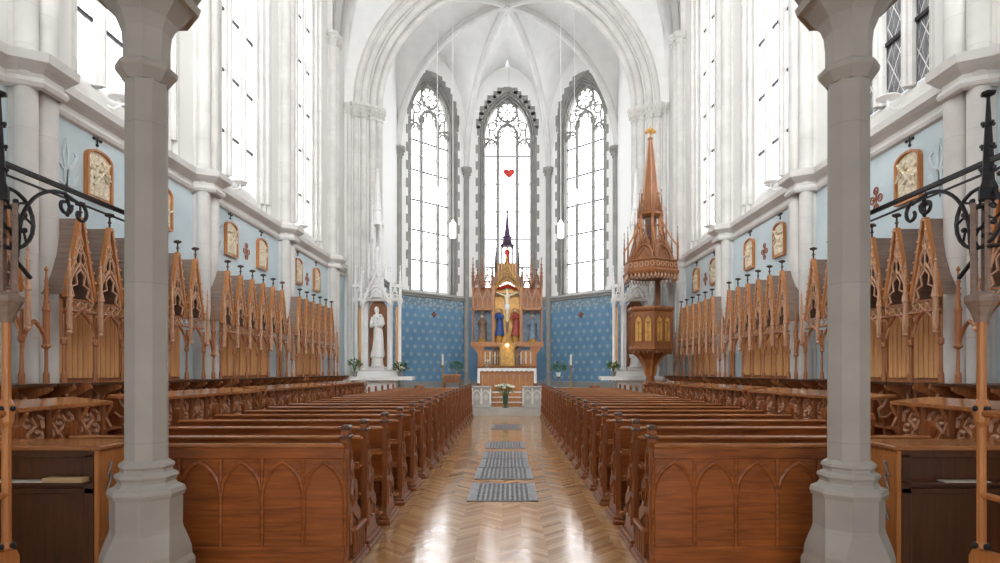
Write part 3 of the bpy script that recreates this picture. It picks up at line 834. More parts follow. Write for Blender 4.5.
def stall_row(s, y0, i0, i1, endarch, label):
    if s not in SM: SM[s] = {k: part_mesh(k, v, SMAT[k]) for k, v in stall_meshes(s).items()}
    e = empty('choir_stall_row', (s*PF, y0, 0), label, 'choir stalls', 'canopied choir stalls against the side walls')
    def put(name, y, parent=e, x=0.0):
        o = bpy.data.objects.new(name, SM[s][name]); COL.objects.link(o); o.parent = parent; o.location = (x, y, 0); return o
    for i in range(i0, i1):
        y = TIP0+PITCH*i
        g = put('gable', y); put('tracery', 0, g); put('finial', 0, g); put('roof', y)
        a = put('arch', y); put('quatrefoil_band', 0, a)
        b = put('back_board', y); put('back_panel', 0, b)
        put('seat', y); put('arm_rail', y)
    for i in range(i0, i1+1):
        y = TIP0+PITCH*(i-.5)
        put('shaft', y); put('pinnacle', y); d = put('arm_divide', y); put('carved_bracket', 0, d)
    MB().box(min(s*-.5, s*.42), max(s*-.5, s*.42), TIP0+PITCH*(i0-.5)-.05, TIP0+PITCH*(i1-.5)+.4, 0, .35).build('platform', 'oakd', e)
    if endarch:
        ya = TIP0+PITCH*(i1-.5); yb = ya+.36
        mb = MB(); mb.tube([(0, (ya+yb)/2+p, q) for p, q in parch(.18, 1.85, .33, 6)], .024, 5)
        a = mb.build('end_arch', 'oakd', e)
        mb = MB().lathe([(.035, 1.45), (.035, 1.56), (.02, 1.6), (.018, 1.86), (.05, 1.88), (.05, 1.9), (.036, 1.92), (.036, 2.3), (.045, 2.32), (.03, 2.38), (.01, 2.78), (.025, 2.8), (.006, 2.84)], 8, (0, yb))
        for z in (2.42, 2.5, 2.58, 2.66):
            for dx, dy in ((0, .03), (0, -.03), (.03, 0)): mb.ball((dx, yb+dy, z), .012, 4, 3)
        mb.build('free_standing_pinnacle', 'oakd', e)
        mb = MB(); mb.loft([[(s*x0, y, z) for x0, z in ((x, 1.455), (x, 1.42), (.42, 1.42), (.42, 1.455))] for y, x in ((ya, -.36), ((ya+yb)/2, -.26), (yb+.06, -.36))]); mb.build('end_rail', 'dark', e)
        prof = [(-.34, 1.45), (-.34, 1.38)]+[(-.28+.26*sin(t*pi/12), 1.34-.42*(1-cos(t*pi/12))) for t in range(7)]+[(.0, .35), (.06, .35), (.06, 1.45)]
        MB().prism(prof, lambda q_, z, d: (s*q_, yb+d, z), -.02, .02).build('end_bracket', 'oakd', e)
    return e
WHERE = ['in the near bay by the camera, cut by the frame edge', 'partly behind the grey column', 'the middle one', 'nearest the chancel arch']
for s in (-1, 1):
    stall_row(s, 3.23, 3, 6, True, f'carved oak choir stalls on the {SIDE[s]} wall, nearest the camera, cut by the frame')
    for j, k in enumerate((7.25, 11.27, 15.29)):
        stall_row(s, k, 0, 6, True, f'row of six canopied oak choir stalls on the {SIDE[s]} wall, {WHERE[j+1]}')

# ------------------------------------------------------------------ reading desks in front of the stalls
def desk(s, y0, y1, label):
    e = empty('choir_desk', (s*4.2, y0, 0), label, 'choir desk', 'long choir desks in front of the stalls')
    L = y1-y0; X = lambda x: s*x
    mb = MB(); mb.prism([(-.12, 1.25), (-.12, 1.285), (.3, 1.33), (.3, 1.295)], lambda p, q, d: (X(p), d, q), 0, L); mb.build('desk_top', 'pewtop', e)
    mb = MB(); mb.bbox(min(X(.0), X(.05)), max(X(.0), X(.05)), .03, L-.03, .1, 1.26, .006); mb.build('front_panel', 'oakd', e)
    mb = MB(); mb.bbox(min(X(-.04), X(.0)), max(X(-.04), X(.0)), 0, L, .84, .9, .008).bbox(min(X(-.04), X(.0)), max(X(-.04), X(.0)), 0, L, 0, .18, .008)
    n = max(3, round(L/.4)); w = L/n
    for i in range(n+1):
        y = min(max(w*i, .02), L-.02); mb.bbox(min(X(-.05), X(.0)), max(X(-.05), X(.0)), y-.018, y+.018, .18, 1.25, .006)
        mb.tube([(X(-.05), y, .95), (X(-.11), y, 1.02), (X(-.06), y, 1.12), (X(-.12), y, 1.24)], .018, 5)
    mb.build('desk_frame', 'oakd', e)
    for i in range(n):
        c = w*(i+.5); mb = MB(); P = lambda A: mb.tube([(X(-.012), c+p, q) for p, q in A], .02, 5)
        sg = 1
        P(spiral((-.07*sg, 1.15), .01, .06, 0, 5.6, 12)); P(spiral((.08*sg, 1.0), .01, .055, pi, pi+5.6, 12))
        P([(-.02*sg, 1.18), (.04*sg, 1.1), (-.06*sg, 1.02), (.0, .93), (.1*sg, .93)])
        P([(.05, 1.2), (.12, 1.16), (.13, 1.08)]); P([(-.14, 1.05), (-.12, .95), (-.06, .92)])
        mb.build('carved_scrollwork', 'lace', e)
    return e
for s in (-1, 1):
    for (a, b), t in zip(((3.3, 6.3), (6.85, 10.0), (10.25, 14.05), (14.3, 17.6)), ('nearest the camera', 'second from the camera', 'third from the camera', 'farthest from the camera, toward the altar')):
        desk(s, a, b, f'long carved oak choir desk {SIDE[s]} of the pews, {t}')

# ------------------------------------------------------------------ gallery columns
def gallery_column(s):
    e = empty('gallery_column', (s*2.455, 4.2, 0), f'grey octagonal stone column {SIDE[s]} of the aisle, moulded base and flared capital', 'column', 'stone columns carrying the gallery')
    o = lambda r, z: (r/cos(pi/8)*1.0, z)
    mb = MB()
    sq = lambda h, z: [(x, y, z) for x, y in ((h, h*.42), (h*.42, h), (-h*.42, h), (-h, h*.42), (-h, -h*.42), (-h*.42, -h), (h*.42, -h), (h, -h*.42))]
    def ring(h, c, z):   # square with corner cut c (fraction)
        k = h*c; return [(h, k, z), (k, h, z), (-k, h, z), (-h, k, z), (-h, -k, z), (-k, -h, z), (k, -h, z), (h, -k, z)]
    mb.loft([ring(.255, .64, 0), ring(.255, .64, .25), ring(.24, .62, .29), ring(.238, .62, .34), ring(.228, .56, .4), ring(.218, .5, .45), ring(.21, .44, .49), ring(.206, .4142, .52), ring(.208, .4142, .73)])
    mb.xf(lambda x, y, z: ((x+y)*.7071 if False else x, y, z))
    mb.build('plinth', 'colstone', e)
    mb = MB()
    n = 16
    mb.lathe([(.18, .72), (.235, .73), (.245, .76), (.237, .79), (.2, .805), (.18, .83), (.185, .85), (.2, .87), (.195, .89), (.162, .905), (.162, .925), (.175, .94), (.17, .96), (.135, .985)], 8, a0=pi/8)
    mb.build('base_moulding', 'colstone', e)
    MB().lathe([(.137, .95), (.135, 3.72)], 8, a0=0).build('shaft', 'colstone', e)
    mb = MB()
    mb.lathe([(.14, 3.6), (.19, 3.67), (.195, 3.7), (.145, 3.74), (.145, 3.86), (.155, 3.95), (.19, 4.04), (.26, 4.12), (.29, 4.15), (.325, 4.15), (.34, 4.2), (.3, 4.235), (.34, 4.27), (.36, 4.33), (.36, 4.5)], 8, a0=pi/8)
    mb.build('capital', 'colstone', e)
    mb = MB()
    # springers of the gallery arches, towards both sides and back over the camera
    for dx, dy, L in ((-s, 0, 2.455), (s, 0, 3.2), (0, -1, 3.0)):
        pts = [(dx*(.1+L*(1-cos(pi/2*i/10))), dy*(.1+L*(1-cos(pi/2*i/10))), 4.4+1.2*sin(pi/2*i/10)) for i in range(11)]
        mb.tube(pts, .2, 8)
    mb.build('arch_springer', 'colstone', e)
    return e
for s in (-1, 1): gallery_column(s)

# ------------------------------------------------------------------ dark desks behind the columns
def prie_desk(s, label):
    e = empty('reading_cabinet', (s*2.86, 4.3, 0), label, 'cabinet', 'dark wooden cabinets behind the last pews')
    bx = lambda mb, a, b, *r: mb.bbox(min(s*a, s*b), max(s*a, s*b), *r)
    W = 1.19
    mb = MB(); bx(mb, .03, W, .03, .41, 0, 1.03, .004); mb.build('body', 'dark', e)
    mb = MB(); bx(mb, .036, W, 0, .03, .0, .1, .004); bx(mb, .036, W, 0, .03, .72, .76, .004); bx(mb, .036, W, 0, .03, .98, 1.03, .004)
    for x in (.036, 1.12): bx(mb, x, x+.07, 0, .03, .1, 1.0, .004)
    mb.build('front_frame', 'dark', e)
    mb = MB(); bx(mb, -.03, W, -.03, .44, 1.03, 1.065, .01); mb.build('top', 'pewtop', e)
    mb = MB(); bx(mb, 0.0, .035, 0, .44, 0, 1.03, .005); sp = mb.build('side_panel', 'barge', e)
    for z in (.58, .8, .9):
        mb = MB(); mb.tube([(s*-.012, .08, z-.06), (s*-.02, .1, z), (s*-.012, .12, z+.03)], .007, 6); mb.ball((s*-.012, .12, z+.03), .012, 6, 4); mb.ball((s*-.012, .08, z-.06), .01, 6, 4)
        mb.build('hook', 'steel', sp)
    mb = MB(); bx(mb, .04, W, -.1, .0, .8, .815, .003); mb.build('ledge', 'dark', e)
    return e
prie_desk(-1, 'dark wooden cabinet beside the left grey column, booklet and sheet on its ledge')
prie_desk(1, 'dark wooden cabinet beside the right grey column, one thin sheet on its ledge')
tag(MB().bbox(-.22, .22, -.045, .045, 0, .008, .002).build('paper_sheet', 'paper', loc=(-3.42, 4.25, .816)), 'pale loose sheet on the ledge of the dark cabinet at the left', 'paper')
mb = MB()
for i in range(4): mb.bbox(-.14, .14, -.04, .04, .0075*i, .0075*i+.007, .002)
tag(mb.build('booklet', 'beige', loc=(-3.06, 4.25, .816)), 'beige booklet on the ledge of the dark cabinet at the left', 'booklet')
tag(MB().bbox(-.16, .16, -.045, .045, 0, .008, .002).build('paper_sheet', 'paper', loc=(3.3, 4.25, .816)), 'pale thin sheet on the ledge of the dark cabinet at the right', 'paper')

# ------------------------------------------------------------------ parclose screens with iron work beside the camera
def screen(s):
    e = empty('parclose_screen', (s*2.6, 3.2, 0), f'oak screen post with wrought iron bracket and rail at the {SIDE[s]} edge', 'screen', 'oak and iron screens beside the gallery')
    # local y: 0 at the post, + towards the column at y=+.95
    mb = MB().lathe([(.04, 0), (.04, .3), (.026, .34), (.022, .64), (.034, .66), (.022, .69), (.021, 1.3), (.034, 1.33), (.034, 1.42), (.022, 1.45), (.021, 1.86)], 10)
    mb.build('post', 'barge', e)
    for z in (.67, 1.4):
        mb = MB()
        for a in range(4): mb.ball((.034*cos(a*pi/2), .034*sin(a*pi/2), z), .017, 6, 4)
        mb.build('ring_ornament', 'iron', e)
    mb = MB().lathe([(.03, 1.86), (.05, 1.92), (.075, 1.97), (.075, 2.0), (.04, 2.02)], 8)
    for dx, dy in ((.03, .02), (-.03, .02), (0, -.04), (0, .045)): mb.lathe([(.014, 2.0), (.014, 2.5)], 6, (dx, dy))
    mb.build('capital_shafts', 'roof', e)
    mb = MB().lathe([(.045, 2.5), (.045, 2.56), (.03, 2.6), (.026, 2.72), (.016, 2.9), (.009, 3.02), (.009, 3.04), (.034, 3.052), (.036, 3.065), (.015, 3.075)], 6)
    for z, q in ((2.66, .04), (2.78, .034), (2.9, .028)):
        for a in range(4): mb.ball((q*cos(a*pi/2), q*sin(a*pi/2), z), .012, 5, 3)
    mb.xf(lambda x, y, z: (x, y-.045, z)).build('iron_pinnacle', 'iron', e)
    mb = MB(); mb.box(-.012, .012, -3.0, .99, 2.69, 2.715); mb.box(-.006, .006, -3.0, .99, 2.64, 2.65); mb.build('tie_rail', 'iron', e)
    mb = MB(); P = lambda A, r=.011: mb.tube([(0, p, q) for p, q in A], r, 6)
    P(arc((.42, 2.33), .34, pi, pi/2, 12)+[(.55, 2.64)]+spiral((.55, 2.58), .07, .02, pi/2, pi/2-5.2, 14))
    P(spiral((.42, 2.6), .02, .06, pi/2, pi/2+5.0, 14))
    P([(.42, 2.68), (.46, 2.6), (.44, 2.54)])
    P(arc((.02, 2.42), .16, 0, 2*pi, 20)); P(arc((.02, 2.42), .06, 0, 2*pi, 12))
    for j in range(8):
        a = j*pi/4; P([(.02+.06*cos(a), 2.42+.06*sin(a)), (.02+.11*cos(a+.25), 2.42+.11*sin(a+.25)), (.02+.16*cos(a), 2.42+.16*sin(a))], .007)
        mb.ball((0, .02+.11*cos(a+.4), 2.42+.11*sin(a+.4)), .016, 5, 4)
    P([(.08, 2.33), (.06, 2.2), (.16, 2.12)], .012); P([(.0, 2.26), (-.2, 2.24), (-.4, 2.3)], .012)
    mb.build('iron_bracket', 'iron', e, True)
    mb = MB().tube([(0, -2.2, 1.375), (0, .04, 1.375)], .022, 8); mb.build('hand_rail', 'pewtop', e)
    prof = [(-1.6, 0), (-1.6, .9), (-.35, .9), (-.3, .84), (-.24, .72), (-.14, .66), (.03, .64), (.05, .6), (.05, 0)]
    mb = MB().prism(prof, lambda p, q, d: (d, p, q), -.03, .03); mb.build('lower_board', 'barge', e)
    mb = MB().tube([(0, -1.2, .94), (0, 0, .94)], .018, 8); mb.build('arm_bar', 'barge', e)
    return e
for s in (-1, 1): screen(s)

# ------------------------------------------------------------------ wall reliefs, stencils, window lamps
STN = {(-1, 0): 'left wall, nearest', (-1, 1): 'left wall, half hidden by the grey column', (-1, 2): 'left wall, third from camera', (-1, 3): 'left wall, fourth from camera', (-1, 4): 'left wall, fifth from camera', (-1, 5): 'left wall, farthest',
       (1, 0): 'right wall, nearest', (1, 1): 'right wall, hidden by the grey column', (1, 2): 'right wall, third from camera', (1, 3): 'right wall, fourth from camera', (1, 4): 'right wall, fifth from camera', (1, 5): 'right wall, farthest'}
def relief_meshes(s, seed):
    rnd = random.Random(seed)
    X = lambda d: -s*d
    hw, zb, zt = .27, 0, .66
    O = [(-hw, 0), (-hw, .6)]+[(-hw*cos(pi*i/8), .6+.14*sin(pi*i/8)) for i in range(1, 8)]+[(hw, .6), (hw, 0)]
    I = [(-hw+.03, .03), (-hw+.03, .59)]+[(-(hw-.03)*cos(pi*i/8), .59+.12*sin(pi*i/8)) for i in range(1, 8)]+[(hw-.03, .59), (hw-.03, .03)]
    fr = MB(); fr.loft([[(X(d), p, q) for p, q in Q] for Q, d in ((O, .0), (O, .07), (I, .07), (I, .02))], True, False)
    bk = MB().prism(I, lambda p, q, d: (X(d), p, q), .015, .03)
    # carved group of draped figures
    rf = MB()
    for j in range(4):
        y = -.15+.1*j; h = rnd.uniform(.38, .54); lean = rnd.uniform(-.04, .04)
        rf.loft([[(X(.03+.045*k*sin(pi*a/6)+.0), y+lean*t+r*cos(pi*a/6), .06+h*t) for a in range(7)] for t, r, k in ((0, .06, .8), (.3, .055, 1), (.6, .06, 1.1), (.8, .045, 1), (.86, .02, .6))])
        rf.ball((X(.06), y+lean, .06+h*.95), .032, 7, 5)
        rf.tube([(X(.07), y, .06+h*.7), (X(.09), y+rnd.uniform(-.1, .1), .06+h*.55), (X(.08), y+rnd.uniform(-.12, .12), .06+h*.75)], .014, 5)
    if seed % 2: rf.tube([(X(.09), -.18, .2), (X(.09), .16, .58)], .018, 5); rf.tube([(X(.09), -.02, .56), (X(.09), .16, .4)], .018, 5)
    return fr, bk, rf
for s in (-1, 1):
    i = 0
    for yb in (9.5, 13.65, 17.75):
        for dy in (-.8, .8):
            y = yb+dy
            e = empty('wall_relief', (s*WALL, y, 4.05), f'framed cream stone relief of figures on the {STN[(s, i)]}', 'wall relief', 'carved relief panels on the pale blue walls')
            fr, bk, rf = relief_meshes(s, i+3*(s+2))
            fr.build('frame', 'barge', e); bk.build('back_plate', 'relief', e); rf.build('carved_figures', 'relief', e, True)
            mb = MB(); X = -s*.012
            mb.tube([(X, 0, .8), (X, 0, .98)], .012, 5).tube([(X, -.07, .9), (X, .07, .9)], .012, 5)
            for p, q in ((0, .98), (.07, .9), (-.07, .9), (0, .82)): mb.ball((X, p, q), .024, 6, 4)
            mb.build('cross', 'iron', e)
            i += 1
        mb = MB(); X = -s*.008
        for a in range(4):
            c = (.1*cos(a*pi/2), .13*sin(a*pi/2))
            mb.tube([(X, p, q) for p, q in arc(c, .055, 0, 2*pi, 10)[:-1]], .013, 4, True)
        mb.tube([(X, -.1, 0), (X, .1, 0)], .012, 4).tube([(X, 0, -.14), (X, 0, .14)], .012, 4)
        tag(mb.build('painted_cross', 'rust', loc=(s*WALL, yb, 4.32)), f'small red-brown painted cross between the reliefs, {SIDE[s]} wall, ' + {9.5: 'near bay', 13.65: 'middle bay', 17.75: 'far bay'}[yb], 'painted cross', 'painted crosses on the blue walls')
        mb = MB(); X = -s*.006
        for sy in (-1.6,):
            for sg in (-1, 1):
                mb.tube([(X, sg*p, q) for p, q in [(0, -.35), (.02, 0), (.14, .1), (.2, .25), (.15, .3)]], .02, 4)
                mb.tube([(X, sg*p, q) for p, q in [(.0, -.2), (.16, -.15), (.22, .0)]], .02, 4)
            mb.tube([(X, 0, -.3), (X, .05, .2), (X, 0, .42), (X, -.05, .2), (X, 0, .0)], .02, 4)
        tag(mb.build('painted_lily', 'ghost', loc=(s*WALL, yb-1.42, 4.3)), f'faint white painted lily at the near end of the blue wall, {SIDE[s]} side, ' + {9.5: 'near bay', 13.65: 'middle bay', 17.75: 'far bay'}[yb], 'painted lily', 'painted lilies on the blue walls')
        e = empty('disc_lamp', (s*(WALL+.05), yb-.2, 5.78), f'white disc uplighter on the window sill, {SIDE[s]} side, ' + {9.5: 'near bay', 13.65: 'middle bay', 17.75: 'far bay'}[yb], 'lamp', 'disc lamps at the window sills')
        MB().lathe([(.02, .02), (.12, .03), (.165, .05), (.165, .065), (.0001, .08)], 16).build('shade', 'white', e, True)
        MB().tube([(0, 0, .03), (0, 0, -.08), (s*.1, 0, -.12), (s*.22, 0, -.05)], .02, 6).build('bracket', 'white', e)

# ------------------------------------------------------------------ robed statues
def robed(mb, x, y, z, h, face=0.0, child=False, pray=True):
    # one continuous draped standing figure, facing -y when face = 0
    st = len(mb.v); n = 16
    prof = [(0, .17, .13), (.03, .175, .135), (.15, .15, .115), (.35, .125, .1), (.5, .115, .085), (.6, .1, .075), (.7, .115, .08), (.78, .125, .078), (.82, .1, .065), (.845, .045, .042), (.865, .04, .04), (.885, .052, .058), (.92, .06, .068), (.96, .055, .062), (.985, .03, .035), (1.0, .005, .005)]
    rings = []
    for i, (t, a, b) in enumerate(prof):
        fold = .09*(1-t/.8) if t < .8 else 0
        ring = []
        for j in range(n):
            q = 2*pi*j/n; f = 1+max(0, fold)*sin(q*5+t*4)
            sway = .02*sin(t*pi*1.3)
            ring.append(((a*.8*f*cos(q)+sway)*h, (b*.9*f*sin(q))*h, t*h))
        rings.append(ring)
    mb.loft(rings)
    # nose, arms and hands
    mb.loft([[(.008*h*cos(q), -.06*h-.012*h*k+.004*h*sin(q), (.935-.02*k)*h) for q in (0, 2, 4)] for k in (0, 1)])
    for sg in (-1, 1):
        if pray: P = [(sg*.085*h, 0, .775*h), (sg*.115*h, -.03*h, .66*h), (sg*.08*h, -.1*h, .62*h), (sg*.015*h, -.13*h, .7*h), (sg*.006*h, -.135*h, .755*h)]
        else: P = [(sg*.085*h, 0, .775*h), (sg*.12*h, -.02*h, .65*h), (sg*.1*h, -.09*h, .58*h), (sg*.03*h, -.12*h, .6*h)]
        mb.tube(P, [.04*h, .038*h, .034*h, .022*h, .008*h][:len(P)], 8)
    if child:
        c0 = (.09*h, -.1*h)
        mb.lathe([(.01*h, .58*h), (.05*h, .6*h), (.05*h, .68*h), (.035*h, .75*h), (.015*h, .765*h), (.035*h, .785*h), (.036*h, .81*h), (.005*h, .84*h)], 10, c0)
        mb.tube([(.05*h, -.12*h, .74*h), (.02*h, -.15*h, .76*h)], .012*h, 6)
    ca, sa = cos(face), sin(face)
    mb.xf(lambda px, py, pz: (x+px*ca-py*sa, y+px*sa+py*ca, z+pz), st)
    return mb
def statue(parent, x, y, z, h, mat, headmat=None, face=0.0, **kw):
    o = robed(MB(), x, y, z, h, face, **kw).build('statue', mat, parent, True)
    if headmat:
        mb = MB().ball((x+.0, y-.012*h, z+.925*h), .06*h, 10, 7, 1.2); mb.build('face', headmat, o, True)
    return o
def pinn(mb, x, y, z0, z1, r, n=4):
    H = z1-z0
    mb.lathe([(r, z0), (r, z0+H*.35), (r*1.3, z0+H*.38), (r*.9, z0+H*.42), (r*.2, z0+H*.92), (r*.55, z0+H*.94), (r*.1, z1)], n, (x, y), pi/4)
    for k in range(3):
        zz = z0+H*(.5+.13*k); q = r*(.9-.7*(k+1)/4.2)
        for a in range(4): mb.ball((x+q*cos(a*pi/2), y+q*sin(a*pi/2), zz), r*.28, 4, 3)
def gablet(mb, cx, y, zb, w, h, r, lace=True, fn=None):
    f = fn or (lambda u, v: (cx+u, y, v))
    T = lambda A, rr=r: mb.tube([f(u, v) for u, v in A], rr, 5)
    T([(-w, zb), (0, zb+h)]); T([(w, zb), (0, zb+h)]); T([(0, zb+h), (0, zb+h*1.25)], r*.8)
    T([(u, v) for u, v in parch(w*.86, zb-.02*h, h*.55, 5)])
    if lace:
        T([(-w*.5, zb+h*.08), (-w*.25, zb+h*.3), (0, zb+h*.42), (w*.25, zb+h*.3), (w*.5, zb+h*.08)], r*.7)
        T(arc((0, zb+h*.7), w*.16, 0, 2*pi, 8), r*.6)
        for sg in (-1, 1):
            for k in range(1, 5): mb.ball(f(sg*(w*(1-k/5)+r), zb+h*k/5+r), r*1.2, 5, 3)
    mb.ball(f(0, zb+h*1.25), r*1.9, 6, 4)

# ------------------------------------------------------------------ high altar, steps and retable
e = empty('altar_steps', (0, 22.1, .28), 'wooden altar steps with pale nosings between the stone balustrades', 'steps')
for i in range(3):
    MB().bbox(-.56, .56, .02+.34*i, 1.09, .172*i, .172*(i+1)-.03, .006).build('step', 'barge', e)
    MB().bbox(-.565, .565, -.01+.34*i, 1.09, .172*(i+1)-.03, .172*(i+1), .006).build('nosing', 'marble', e)
for s in (-1, 1):
    e = empty('stone_balustrade', (s*.92, 21.75, .28), f'pale grey stone balustrade with carved quatrefoils, {SIDE[s]} of the altar steps', 'balustrade', 'stone balustrades before the altar')
    MB().bbox(-.35, .35, -.1, .1, 0, .12, .015).build('plinth', 'balus', e)
    MB().bbox(-.33, .33, -.06, .08, .12, .7, .01).build('panel', 'balus', e)
    MB().bbox(-.36, .36, -.12, .12, .7, .78, .02).build('coping', 'balus', e)
    mb = MB()
    for c in (-.165, .165):
        mb.tube([(c+u, -.07, v) for u, v in parch(.14, .42, .2, 5)], .018, 5); mb.tube([(c-.14, -.07, .14), (c-.14, -.07, .42)], .018, 5); mb.tube([(c+.14, -.07, .14), (c+.14, -.07, .42)], .018, 5)
        for a in range(4): mb.tube([(c+p, -.07, q) for p, q in arc((.05*cos(a*pi/2), .38+.05*sin(a*pi/2)), .04, 0, 2*pi, 8)[:-1]], .01, 4, True)
    for x in (-.33, 0, .33): mb.bbox(x-.03, x+.03, -.09, -.05, .12, .7, .006)
    mb.build('carving', 'marble', e)

e = empty('altar_table', (0, 24.3, ZCH), 'wooden altar table with carved front below the white cloth', 'altar')
MB().bbox(-1.05, 1.05, -.3, .35, 0, .82, .02).build('body', 'barge', e)
mb = MB()
for i in range(8): mb.tube([(-1.0+.25*i+.125+u, -.31, v) for u, v in parch(.11, .5, .18, 4)], .014, 5)
for i in range(9): mb.tube([(-1.0+.25*i, -.31, .06), (-1.0+.25*i, -.31, .7)], .02, 6)
mb.build('carved_front', 'lace', e); MB().bbox(-1.15, 1.15, -.38, .4, .82, .9, .015).build('mensa', 'pulpit', e)
def cloth_mesh():
    mb = MB(); mb.bbox(-1.17, 1.17, -.4, .42, .9, .912, .003)
    n = 24
    for sg in (0,):
        rows = []
        for k in range(5):
            rows.append([(-1.17+2.34*i/n, -.402-.004*k+.01*sin(i*2.1)*k/4, .91-.025*k-(.035*(i % 2) if k == 4 else 0)) for i in range(n+1)])
        mb.loft(rows, False)
    for sx in (-1, 1):
        rows = []
        for k in range(7): rows.append([(sx*(1.172+.004*k+.008*sin(j*2)*k/6), -.4+.82*j/8, .91-.1*k) for j in range(9)])
        mb.loft(rows, False)
        mb.loft([[(sx*(1.172-.1*j/3), -.41, .91-.1*k) for j in range(4)] for k in range(7)], False)
    return mb
tag(cloth_mesh().build('altar_cloth', 'cloth', loc=(0, 24.3, ZCH)), 'white scalloped linen cloth draped over the high altar table', 'altar cloth')
# retable
RY = 26.3
e = empty('high_altar_retable', (0, RY, ZCH), 'tall carved and gilded Gothic retable with crucifix, standing behind the altar table', 'retable')
Z = lambda z: z-ZCH
MB().bbox(-1.3, 1.3, -.4, .45, 0, Z(1.75), .02).build('base', 'pulpit', e)
MB().bbox(-1.22, 1.22, -.3, .4, Z(1.75), Z(2.45), .015).build('predella', 'barge', e)
for i in range(-5, 6):
    if abs(i) < 2: continue
    mb = MB()
    x = i*.21; mb.tube([(x-.0, -.31, Z(1.8)), (x, -.31, Z(2.4))], .02, 5)
    mb.tube([(x+.105*(-1 if i > 0 else 1)+u, -.31, v) for u, v in parch(.09, Z(2.15), .14, 4)], .014, 4)
    mb.build('predella_arcade', 'gild', e)
tb = MB().bbox(-.31, .31, -.42, -.3, Z(1.75), Z(2.75), .02).build('tabernacle', 'gild', e)
MB().prism([(-.2, Z(1.85)), (.2, Z(1.85)), (.2, Z(2.4)), (0, Z(2.62)), (-.2, Z(2.4))], lambda p, q, d: (p, d, q), -.44, -.42).build('tabernacle_door', 'gold', tb)
mb = MB(); gablet(mb, 0, -.45, Z(2.55), .3, .4, .025); mb.build('tabernacle_gable', 'gild', tb)
MB().ball((0, -.5, Z(2.66)), .07, 10, 6).build('sanctuary_light', 'glow', tb)
for sg in (-1, 1):
    mb = MB(); P = parch(.16, Z(2.3), .25, 5); mb.prism([(-.16, Z(1.8))]+P+[(.16, Z(1.8))], lambda p, q, d: (sg*.5+p, d, q), -.315, -.3); mb.build('predella_niche', 'dark', e)
# centre shrine
mb = MB(); mb.box(-.62, -.54, -.35, .3, Z(2.75), Z(6.0)).box(.54, .62, -.35, .3, Z(2.75), Z(6.0)).box(-.62, .62, .25, .32, Z(2.45), Z(6.0)).box(-.66, .66, -.38, .3, Z(2.62), Z(2.8)); mb.build('shrine_case', 'barge', e)
mb = MB(); P = parch(.54, Z(5.55), .75, 8); mb.prism([(-.54, Z(2.8))]+P+[(.54, Z(2.8))], lambda p, q, d: (p, d, q), .18, .25); mb.build('gold_ground', 'gold', e)
mb = MB(); mb.prism([(-.66, Z(5.75)), (-.6, Z(6.5)), (-.45, Z(6.75)), (-.45, Z(7.2)), (.45, Z(7.2)), (.45, Z(6.75)), (.6, Z(6.5)), (.66, Z(5.75)), (.5, Z(5.95)), (.25, Z(6.25)), (0, Z(6.4)), (-.25, Z(6.25)), (-.5, Z(5.95))], lambda p, q, d: (p, d, q), -.2, .2); mb.build('pediment', 'pulpit', e)
mb = MB(); mb.tube([(u, -.24, v) for u, v in parch(.56, Z(5.6), .8, 8)], .04, 6); gablet(mb, 0, -.26, Z(6.0), .55, 1.15, .035)
for k in range(-3, 4): mb.tube([(k*.12, -.22, Z(6.5)), (k*.12, -.22, Z(7.15))], .018, 4)
mb.build('pediment_tracery', 'gild', e)
mb = MB()
for k in range(9): mb.ball((-.56+.14*k, -.36, Z(2.72)), .05, 6, 4)
for k in range(5): mb.tube([(-.44+.22*k+u, -.38, v) for u, v in parch(.1, Z(2.55), -.12 if False else .14, 4)], .016, 4)
mb.build('cresting', 'lace', e)
# crucifix
cr = MB(); cr.bbox(-.05, .05, -.1, -.04, Z(3.4), Z(6.05), .01).bbox(-.58, .58, -.1, -.04, Z(5.62), Z(5.72), .01).build('crucifix', 'dark', e)
crx = e.children[-1]
mb = MB(); b = -.16
mb.loft([[(r*cos(q), b+r*.6*sin(q), z) for q in [2*pi*j/10 for j in range(10)]] for z, r in [(Z(4.0), .03), (Z(4.1), .05), (Z(4.45), .065), (Z(4.7), .08), (Z(4.95), .105), (Z(5.1), .11), (Z(5.25), .1), (Z(5.45), .13), (Z(5.58), .12), (Z(5.64), .05), (Z(5.7), .045), (Z(5.76), .075), (Z(5.84), .08), (Z(5.92), .05), (Z(5.95), .01)]])
for sg in (-1, 1): mb.tube([(sg*.09, b, Z(5.56)), (sg*.28, b, Z(5.66)), (sg*.48, b+.02, Z(5.8)), (sg*.56, b+.03, Z(5.85))], [.05, .04, .03, .02], 8)
mb.build('christ_figure', 'ivory', crx, True)
mb = MB().lathe([(.085, Z(4.72)), (.12, Z(4.8)), (.125, Z(5.0)), (.11, Z(5.05))], 10, (0, b), 0, 1, .75); mb.build('loincloth', 'cloth', crx, True)
mb = MB().tube([(.38*cos(q), -.0, Z(5.95)+.16*sin(q)) for q in [pi*j/10 for j in range(11)]], .07, 6); mb.build('red_canopy', 'red', e, True)
# mourners inside the shrine
for x, m_, l in ((-.36, 'robe_blue', 'blue robed mourner left of the cross'), (.36, 'robe_red', 'red robed mourner right of the cross')):
    MB().lathe([(.15, Z(2.8)), (.15, Z(3.15)), (.17, Z(3.2))], 8, (x, -.08)).build('statue_base', 'gild', e)
    st = statue(e, x, -.08, Z(3.2), 1.6, m_, 'skin'); st['label'] = l
    mb = MB().tube([(x+.17*cos(q), .02, Z(4.68)+.2*sin(q)) for q in [2*pi*j/14 for j in range(14)]], .02, 5, True); mb.build('halo', 'gold', st)
